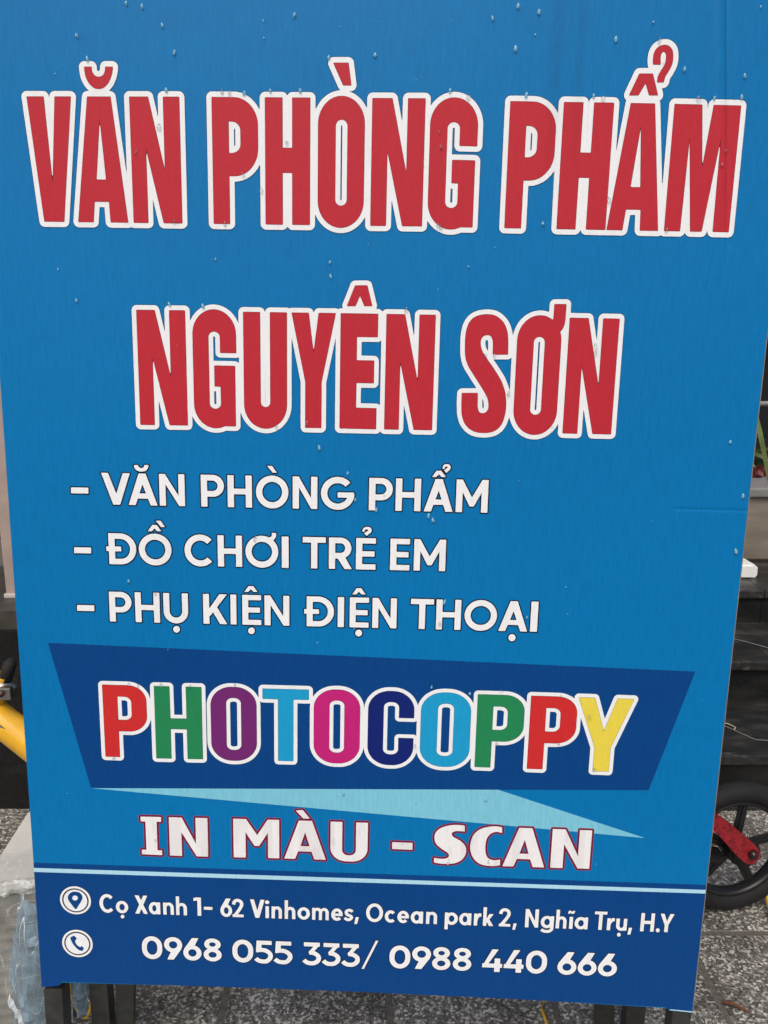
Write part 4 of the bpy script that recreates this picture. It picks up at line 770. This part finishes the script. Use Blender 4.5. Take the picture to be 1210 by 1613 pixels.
for i in range(3):
    xs = [xa, .62, 1.34 + .03 * i, 2.3, xb] if i != 1 else [xa, .2, 1.275, 2.1, xb]
    for a, b in zip(xs, xs[1:]): sbox('riser_slab', a + .001, b - .001, D[i] + .016, D[i] + .04, H[i] - (.02 if i else 0), H[i + 1] - .029, STONE, .001)
    for a, b in zip(xs, xs[1:]):
        sbox('tread_slab', a + .001, b - .001, D[i] + .022, D[i + 1] + .02, H[i + 1] - .0285, H[i + 1], TREAD, .002)
        sbox('nosing', a + .001, b - .001, D[i], D[i] + .0215, H[i + 1] - .029, H[i + 1] + .0012, NOSE, .004)
sbox('skirting', xa, xb, 2.06, 2.0855, 0, .012, NOSE, .002)
# left plinth with capping slab, and a pinkish post standing on it
pl = thing('stone_plinth', 'low black stone plinth with brown-grey capping at the left behind the yellow bicycle', 'plinth', (-1.6, 2.3, 0))
box('wall_slab', (-.02, -.02, .2735), (1.96, .42, .547), STONE, pl, .003)
box('capping', (0, -.01, .577), (2.0, .44, .060), plain('brown_grey_stone', (.040, .037, .031), .5, .35, 25, .3), pl, .004)
post = thing('door_post', 'pinkish beige painted post standing on the plinth at the left edge', 'post', (-1.04, 2.21, .607))
pm = plain('pinkish_paint', (.36, .285, .25), .55, .12, 12, .15)
box('shaft', (0, 0, .75), (.085, .07, 1.5), pm, post, .003); box('base', (0, -.001, .006), (.094, .08, .012), plain('pale_base', (.5, .48, .45), .5), post, .002)
# doorway wall far behind: dark frames and glass
back = thing('shopfront', 'dark shopfront with black frames and glass behind the steps', 'building', (0, 5.2, .4))
gl = NT('dark_glass').set((.012, .013, .014), .08, None)
fm = plain('black_frame', (.016, .016, .017), .35, .2, 20)
box('wall', (0, .25, 1.6), (9, .2, 4.4), plain('dark_render', (.03, .028, .027), .7, .3, 8), back, 0)
for k in range(-3, 4):
    box('mullion', (k * 1.2, .09, 1.5), (.07, .08, 3.6), fm, back); box('pane', (k * 1.2 + .6, .12, 1.5), (1.128, .012, 3.5), gl, back, .001)
box('sill', (0, .05, .06), (8.6, .14, .10), fm, back); box('rail', (0, .075, 1.02), (8.6, .03, .05), fm, back)

# ------------------------------------------------------------------ right: things on the landing
cb = thing('storage_box', 'beige carton with light grey lid standing on the top landing at the right', 'box', (1.86, 3.42, .43))
kraft = NT('beige_board'); f = kraft.noise(kraft.coord((1, 1, 3)), 4, 5, .6)
kraft = kraft.set(kraft.ramp(f, [(.35, (.16, .135, .105)), (.6, (.235, .205, .165)), (.75, (.30, .27, .23))]), .6)
box('body', (0, 0, .135), (.78, .40, .27), kraft, cb, .008)
box('lid', (0, 0, .289), (.82, .44, .040), plain('grey_lid', (.20, .20, .195), .5, .12, 10), cb, .010, seg=3)
st = thing('white_plastic_stand', 'white plastic stand foot with slanted top on the landing beside the box', 'stand', (1.305, 3.0, .43))
wp = plain('white_plastic', (.78, .78, .76), .4, .03)
bm = bmesh.new(); pts = [(-.25, 0), (.136, 0), (.143, .010), (.143, .040), (.13, .052), (.075, .082), (-.25, .10)]
lo = [bm.verts.new((x, -.04, z)) for x, z in pts]; hi = [bm.verts.new((x, .06, z)) for x, z in pts]
bm.faces.new(lo); bm.faces.new(hi[::-1])
for i in range(len(pts)): bm.faces.new((lo[i], lo[(i + 1) % len(pts)], hi[(i + 1) % len(pts)], hi[i]))
bmesh.ops.bevel(bm, geom=bm.edges[:], offset=.0015, segments=1, affect='EDGES'); link('foot', mesh_from(bm, 'foot'), wp, st)
box('ledge', (.02, -.043, .026), (.20, .008, .046), wp, st, .002)
leafm = plain('strap_leaf', (.12, .17, .055), .42, .3, 14)
dkl = plain('dark_leaf', (.012, .028, .010), .5, .4, 20)
def blade(name, pts, wd, mat, parent, up=Vector((0, -1, 0))):
    bm = bmesh.new(); pts = [Vector(p) for p in smooth([tuple(p) for p in pts], 5)]; rows = []
    for i, p in enumerate(pts):
        t = (pts[min(i + 1, len(pts) - 1)] - pts[max(0, i - 1)]).normalized(); s_ = t.cross(up).normalized()
        f = i / (len(pts) - 1); ww = wd * (math.sin(math.pi * min(.97, .12 + .88 * f)) ** .6)
        rows.append([bm.verts.new(p + s_ * ww / 2), bm.verts.new(p - up * ww * .12), bm.verts.new(p - s_ * ww / 2)])
    for a, b in zip(rows, rows[1:]): bm.faces.new((a[0], a[1], b[1], b[0])); bm.faces.new((a[1], a[2], b[2], b[1]))
    return link(name, mesh_from(bm, name, True), mat, parent)
pot = thing('potted_plant', 'potted plant with long green blades and small red flowers behind the storage box', 'plant', (1.75, 3.9, .43))
bm = bmesh.new(); tube_bm(bm, [(0, 0, 0), (0, 0, .02), (0, 0, .26), (0, 0, .30)], [.11, .12, .17, .18], 24); link('pot', mesh_from(bm, 'pot', True), plain('dark_pot', (.03, .03, .03), .5), pot)
for k in range(46):
    a = random.uniform(0, 6.28); r = random.uniform(.05, .42); z = random.uniform(.35, .62)
    blade('leaf', [(0, 0, .28), (math.cos(a) * r * .4, math.sin(a) * r * .4, z * .85), (math.cos(a) * r, math.sin(a) * r, z * .8)], random.uniform(.015, .035), dkl if k % 3 else leafm, pot)
redp = plain('red_petal', (.10, .008, .007), .5, .3, 30)
for k in range(18):
    bm = bmesh.new(); c = Vector((-.18 + .045 * (k % 9) + random.uniform(-.02, .02), -.46 + .05 * (k // 9) + random.uniform(-.03, .03), .335 + random.uniform(-.025, .03)))
    for q in range(6):
        a = q * 1.047 + k; d = Vector((math.cos(a), -.5, math.sin(a))) * .028
        e = Vector((-math.sin(a), 0, math.cos(a))) * .013
        bm.faces.new([bm.verts.new(p) for p in (c, c + d * .6 + e, c + d, c + d * .6 - e)])
    link('flower', mesh_from(bm, 'flower'), redp, pot)
lf = blade('long_leaf', [(1.30, 2.95, 1.20), (1.345, 2.95, 1.14), (1.388, 2.95, 1.027), (1.409, 2.95, .963), (1.430, 2.95, .891), (1.462, 2.95, .77), (1.50, 2.96, .60)], .019, leafm, None)
tag(lf, 'single long green strap leaf arching down at the right edge of the sign', 'leaf')
lf.location = (0, 0, 0)
ln = tube('tube_rail', [(1.40, 3.2, 1.083), (2.6, 3.2, 1.09)], .010, plain('grey_metal', (.22, .22, .22), .4)); tag(ln, 'thin light grey metal rail across the dark doorway', 'rail')

# ------------------------------------------------------------------ right: child's bicycle wheel with red arm
bike = thing('child_bicycle', 'child bicycle with black spoked wheel and red arm beside the sign', 'bicycle', (.822, 1.662, .163), rot=(0, R(2), R(8)))
rub = plain('tyre_rubber', (.006, .006, .0065), .8, .3, 60, .4)
blk = plain('black_plastic', (.008, .008, .009), .38, .2, 30)
def torus(name, R0, r0, mat, parent, sx=1, n=64, m=14, tread=0):
    bm = bmesh.new(); rings = []
    for i in range(n):
        a = 2 * math.pi * i / n; rr_ = []
        for j in range(m):
            b = 2 * math.pi * j / m; rad = r0 * (1 + (tread if (i % 2 and math.cos(b) > .2) else 0))
            rr_.append(bm.verts.new(((R0 + rad * math.cos(b)) * math.cos(a), rad * sx * math.sin(b), (R0 + rad * math.cos(b)) * math.sin(a))))
        rings.append(rr_)
    for i in range(n):
        for j in range(m): bm.faces.new((rings[i][j], rings[(i + 1) % n][j], rings[(i + 1) % n][(j + 1) % m], rings[i][(j + 1) % m]))
    return link(name, mesh_from(bm, name, True), mat, parent)
wh = torus('tyre', .140, .0225, rub, bike, 1.05, 96, 14, .07)
torus('rim', .119, .0085, blk, wh, 1.9)
hub = tube('hub', [(0, -.03, 0), (0, .03, 0)], .028, blk, bike, 24)
for k in range(5):
    a = R(12 + 72 * k); d = Vector((math.cos(a), 0, math.sin(a))); e = Vector((-math.sin(a), 0, math.cos(a)))
    bm = bmesh.new()
    bar_bm(bm, d * .02 + e * .006, d * .116 + e * .004, .0038, .014, .001); bar_bm(bm, d * .02 - e * .006, d * .116 - e * .004, .0038, .014, .001); bar_bm(bm, d * .02, d * .117, .008, .006, .001)
    link('spoke', mesh_from(bm, 'spoke'), blk, bike)
t = NT('red_paint'); v = t.coord(); f = t.noise(v, 55, 5, .7); gme = t.noise(v, 130, 3, .6)
redm = t.set(t.mix(t.ramp(f, [(.30, (.05, .008, .01)), (.42, (.26, .010, .018)), (.62, (.40, .016, .028))]), t.ramp(gme, [(.34, (.25, .2, .2)), (.44, (1, 1, 1))]), 1.0, 'MULTIPLY'), t.ramp(f, [(.3, (.6,) * 3), (.6, (.25,) * 3)]), t.bump(f, .3, .001))
bm = bmesh.new(); outl = [(-.22, .215), (-.105, .130), (-.060, .100), (-.018, .066), (.018, .036), (.034, .016), (.035, -.002), (.024, -.014), (.006, -.012), (-.022, .010), (-.052, .042), (-.082, .072), (-.115, .092), (-.26, .17)]
outl = smooth(outl + outl[:1], 4)[:-1]
lo = [bm.verts.new((x, -.050, z)) for x, z in outl]; hi = [bm.verts.new((x, -.036, z)) for x, z in outl]
bm.faces.new(lo); bm.faces.new(hi[::-1])
for i in range(len(outl)): bm.faces.new((lo[i], lo[(i + 1) % len(outl)], hi[(i + 1) % len(outl)], hi[i]))
bmesh.ops.bevel(bm, geom=[e for e in bm.edges if abs(e.verts[0].co.y + .050) < 1e-5 and abs(e.verts[1].co.y + .050) < 1e-5], offset=.003, segments=2, affect='EDGES')
arm = link('red_arm', mesh_from(bm, 'red_arm'), redm, bike)
tube('washer', [(.012, -.030, .002), (.012, -.0345, .002)], .034, blk, arm, 28)
tube('bolt', [(.014, -.048, .014), (.014, -.058, .014), (.014, -.064, .014)], [.012, .011, .005], NT('bolt_metal').set((.05, .03, .03), .22, None, Metallic=.6), arm, 8)
tube('frame_tube', [(-.22, -.043, .182), (-.40, -.03, .30), (-.50, 0, .36)], .017, redm, bike)
tube('chain_guard', [(-.06, -.03, .0), (-.2, -.03, .02), (-.32, -.03, .0)], .02, blk, bike)

# ------------------------------------------------------------------ left: yellow bicycle and wrapped box
yb_ = thing('yellow_bicycle', 'yellow bicycle with silver seat clamp behind the left edge of the sign', 'bicycle', (-.90, 1.75, .019))
yel = plain('yellow_paint', (.78, .42, .018), .3, .08, 25, .1, **{'Coat Weight': .5})
sil = NT('brushed_silver').set((.34, .33, .31), .38, None, Metallic=1.0)
tube('frame_tube', [(-.16, .02, .515), (-.05, 0, .455), (.10, -.02, .335), (.26, -.02, .22)], [.037, .037, .038, .038], yel, yb_, 20)
tube('seat_tube', [(-.035, 0, .43), (-.012, .0, .535)], .026, yel, yb_, 20)
tube('seat_post', [(.004, .0, .52), (.016, .01, .560), (.018, .02, .566)], [.015, .015, .009], rub, yb_, 16)
cl_ = tube('seat_clamp', [(-.004, .0, .492), (.006, .0, .522)], .030, sil, yb_, 24)
box('clamp_lug', (.018, -.030, .505), (.032, .018, .030), sil, cl_, .003)
tube('clamp_bolt', [(.014, -.038, .507), (.014, -.046, .507)], .007, NT('bolt_dark').set((.06, .02, .02), .4, None), cl_, 10)
scuff = NT('bare_metal_scuff').set((.30, .26, .22), .35, None, Metallic=.7)
box('worn_patch', (.004, -.0405, .418), (.020, .004, .018), scuff, yb_, .0, rot=Matrix.Rotation(.7, 3, 'Y'))
torus('wheel', .20, .02, rub, yb_).location = (.55, .04, .22)

wb = thing('wrapped_box', 'white ribbed box wrapped in clear plastic at the lower left beside the sign', 'box', (-.70, 1.36, 0))
TOPZ = .34
boxb = plain('shaded_ribbed_plastic', (.235, .23, .20), .5, .12, 14, .2)  # body and ribs coloured darker than the lid for the front's shade
boxw = plain('dull_white_foam', (.50, .495, .45), .55, .08, 14, .2)
foot = BOXFOOT; foot = [(x + .70, y - 1.36) for x, y in foot]
cx = sum(p[0] for p in foot) / 4; cy = sum(p[1] for p in foot) / 4
ins = lambda k: [(cx + (x - cx) * k, cy + (y - cy) * k) for x, y in foot]
prism('body', ins(.95), 0, TOPZ - .028, boxb, wb, .004); prism('lid', ins(1.0), TOPZ - .030, TOPZ, boxw, wb, .006)
for k in range(11): prism('rib', ins(.998), .262 - k * .0235, .274 - k * .0235, boxb, wb, .003)

# crumpled transparent plastic
def film_mat(name, tint, dens, rough=.12):
    t = NT(name); t.set((*[min(1, c) for c in tint],), rough, t.bump(t.noise(t.coord((1, 1, .6)), 60, 4, .6), .6, .004))
    tr_ = t.n('ShaderNodeBsdfTransparent'); tr_.inputs[0].default_value = (*[.75 + .25 * c for c in tint], 1); mx = t.n('ShaderNodeMixShader')
    f = t.ramp(t.noise(t.coord((1, 1, .35)), 24, 4, .6), [(.35, (dens * .5,) * 3), (.62, (min(1, dens * 1.5),) * 3)])
    rd = t.noise(t.coord((1.5, 1, .35)), 22, 1, .4); rd2 = t.noise(t.coord((.5, 1, 1.2)), 34, 0, .4)      # pale streaks painted in as highlights on the film's creases
    fold_glint = t.mix(t.ramp(rd, [(.485, (0,) * 3), (.50, (.75,) * 3), (.512, (0,) * 3)]), t.ramp(rd2, [(.49, (0,) * 3), (.505, (.35,) * 3), (.52, (0,) * 3)]), 1.0, 'ADD')
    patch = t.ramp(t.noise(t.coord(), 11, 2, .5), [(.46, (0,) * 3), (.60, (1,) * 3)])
    fold_glint = t.mix(fold_glint, patch, 1.0, 'MULTIPLY')
    f = t.mix(f, fold_glint, 1.0, 'ADD')
    t.l(t.mix(tint, (.88, .92, .94), fold_glint), t.b.inputs['Base Color'])
    t.l(f, mx.inputs[0]); t.l(tr_.outputs[0], mx.inputs[1]); t.l(t.b.outputs[0], mx.inputs[2])
    out = [n for n in t.t.nodes if n.type == 'OUTPUT_MATERIAL'][0]; t.l(mx.outputs[0], out.inputs[0]); return t.m
from mathutils import noise as mn
def sheet(name, rows, mat, parent, crumple=.006, freq=28, sub=6):
    """rows: list of polylines (same length) bridged to a sheet, then crumpled into sharp folds"""
    rows = [[Vector(p) for p in r] for r in rows]; G = []
    R2 = [smooth([tuple(p) for p in r], sub) for r in rows]
    cols = list(zip(*R2)); C2 = [smooth([tuple(map(float, p)) for p in c], sub) for c in cols]
    bm = bmesh.new(); V = []
    for c in C2:
        col_ = []
        for p in c:
            p = Vector(p); q = p * freq
            r1 = 1 - abs(mn.noise(q)) * 2; r2 = 1 - abs(mn.noise(q * 2.3 + Vector((5, 1, 3)))) * 2
            d = Vector((mn.noise(q * .7 + Vector((9, 9, 9))) * .22, -(r1 ** 2) - .4 * r2 ** 2, mn.noise(q + Vector((3, 7, 1))) * .5)) * crumple
            col_.append(bm.verts.new(p + d))
        V.append(col_)
    for a, b in zip(V, V[1:]):
        for k in range(len(a) - 1): bm.faces.new((a[k], a[k + 1], b[k + 1], b[k]))
    return link(name, mesh_from(bm, name), mat, parent)
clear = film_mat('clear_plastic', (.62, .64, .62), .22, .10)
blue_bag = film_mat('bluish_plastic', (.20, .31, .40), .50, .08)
Yf = -.075
L = lambda x, y, z: (x + .70, y - 1.36, z)
sheet('clear_wrap', [[L(-.80, 1.275, .33), L(-.72, 1.28, .325), L(-.66, 1.29, .33), L(-.60, 1.30, .32)],
                     [L(-.80, 1.27, .18), L(-.72, 1.275, .19), L(-.66, 1.285, .18), L(-.60, 1.30, .18)],
                     [L(-.80, 1.26, .02), L(-.72, 1.27, .02), L(-.66, 1.28, .02), L(-.60, 1.29, .02)]], clear, wb, .008, 13)
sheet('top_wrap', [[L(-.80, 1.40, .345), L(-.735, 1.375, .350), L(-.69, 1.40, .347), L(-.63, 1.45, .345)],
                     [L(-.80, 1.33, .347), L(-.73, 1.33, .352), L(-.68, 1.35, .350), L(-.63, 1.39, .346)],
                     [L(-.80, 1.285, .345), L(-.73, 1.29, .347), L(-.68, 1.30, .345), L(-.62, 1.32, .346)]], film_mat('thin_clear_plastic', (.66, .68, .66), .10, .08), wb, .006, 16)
glint_film = film_mat('glint_creased_plastic', (.66, .69, .69), .42, .08)  # near-white film, highlight brightness put into its colour
sheet('wrap_fold_glint', [[L(-.76, 1.272, .352), L(-.725, 1.280, .350), L(-.69, 1.290, .352), L(-.64, 1.300, .350)],
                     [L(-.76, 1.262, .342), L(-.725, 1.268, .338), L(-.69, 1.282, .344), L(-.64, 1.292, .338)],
                     [L(-.76, 1.266, .326), L(-.725, 1.270, .316), L(-.69, 1.284, .330), L(-.64, 1.296, .324)]], glint_film, wb, .008, 45)  # added strip that paints the bright highlight along the lid's front lip
bag = thing('plastic_bag', 'bluish translucent plastic bag hanging crumpled against the left edge of the sign', 'bag', (-.65, 1.25, 0))
K = lambda x, y, z: (x + .65, y - 1.25, z)
sheet('sheet', [[K(-.655, 1.262, .350), K(-.640, 1.245, .350), K(-.615, 1.24, .35), K(-.590, 1.25, .35)],
                [K(-.664, 1.255, .30), K(-.645, 1.235, .30), K(-.622, 1.225, .30), K(-.58, 1.245, .30)],
                [K(-.678, 1.25, .225), K(-.655, 1.225, .225), K(-.625, 1.21, .225), K(-.575, 1.24, .225)],
                [K(-.686, 1.25, .14), K(-.66, 1.215, .14), K(-.625, 1.20, .14), K(-.57, 1.235, .14)],
                [K(-.684, 1.25, .06), K(-.655, 1.215, .06), K(-.62, 1.21, .06), K(-.575, 1.24, .06)],
                [K(-.675, 1.25, .0), K(-.655, 1.235, .0), K(-.62, 1.235, .0), K(-.58, 1.25, .0)]], blue_bag, bag, .010, 16)
sheet('edge_fold_glint', [[K(-.668, 1.246, .29), K(-.664, 1.240, .29)], [K(-.648, 1.218, .22), K(-.642, 1.212, .22)], [K(-.640, 1.205, .15), K(-.634, 1.200, .15)], [K(-.646, 1.208, .11), K(-.640, 1.204, .11)]], glint_film, bag, .005, 40)  # narrow near-white strip, a highlight painted onto the bag
sheet('fold_glint', [[K(-.676, 1.222, .172), K(-.662, 1.216, .155), K(-.645, 1.208, .135)], [K(-.672, 1.212, .160), K(-.658, 1.204, .142), K(-.642, 1.198, .122)],
               [K(-.667, 1.218, .150), K(-.652, 1.212, .132), K(-.638, 1.206, .112)]], film_mat('glint_plastic', (.80, .86, .88), .7, .1), bag, .006, 60)  # bright patch on the bag, its highlight held in the colour
loop = thing('yellow_strap_loop', 'small yellow loop round blue plastic beneath the sign between its left legs', 'strap', (-.582, 1.30, .10))
cordm = plain('yellow_cord', (.62, .36, .03), .5, .2, 40)
tube('loop', [(.020 * math.cos(a) , .004 * math.sin(a * 2), .058 * math.sin(a)) for a in [2 * math.pi * k / 28 for k in range(29)]], .0028, cordm, loop, 8)
sheet('film', [[(-.014, 0, .045), (0, -.008, .05), (.014, 0, .045)], [(-.018, 0, 0), (0, -.014, 0), (.018, 0, 0)], [(-.010, 0, -.05), (0, -.006, -.052), (.010, 0, -.05)]], blue_bag, loop, .004, 60)
c1 = tube('cord', [(.318, 1.34, .07), (.320, 1.35, .035), (.3195, 1.36, .004), (.325, 1.30, .003), (.36, 1.18, .003)], .0034, cordm); tag(c1, 'yellow cord hanging to the ground beneath the middle right of the sign', 'cord')
c2 = tube('yellow_strap', [(.919, 1.70, .05), (.914, 1.66, .03), (.908, 1.62, .008), (.905, 1.585, .003)], .0060, cordm); tag(c2, 'yellow strap end on the paving below the spoked wheel', 'strap')
dl = blade('dry_leaf', [(.690, 1.378, .004), (.708, 1.368, .009), (.722, 1.362, .006), (.738, 1.352, .003)], .010, plain('dry_brown_leaf', (.13, .05, .02), .6, .3, 40), None, Vector((0, 0, 1)))
tag(dl, 'small dry reddish brown leaf on the granite paving at the lower right', 'leaf')
tw = tube('dry_twig', [(1.035, 2.27, .172), (1.060, 2.255, .174), (1.075, 2.235, .171), (1.066, 2.225, .1705)], .0018, plain('pale_twig', (.42, .36, .24), .6)); tag(tw, 'pale bent straw lying on the lowest black step', 'straw')
w1 = tube('thin_wire', [(1.0, 2.30, .172), (1.05, 2.24, .171), (1.10, 2.16, .171), (1.22, 2.14, .171), (1.5, 2.16, .171)], .0022, plain('grey_wire', (.10, .10, .095), .5)); tag(w1, 'thin dark grey wire curving along the lowest black step', 'wire')
w2 = tube('thin_wire', [(1.17, 2.68, .3055), (1.26, 2.60, .3055), (1.36, 2.49, .3055), (1.5, 2.47, .3055)], .0022, plain('pale_wire', (.11, .11, .105), .5)); tag(w2, 'thin pale wire lying across the middle black step', 'wire')
tip = flat_mesh('folded_corner', [np.array([(448.0, -760.6), (484.0, -763.4), (484.6, -761.6), (452.0, -759.0)])], .0003, M['line'], BOARD); tip['label'] = 'pale folded film edge at the lower right corner'
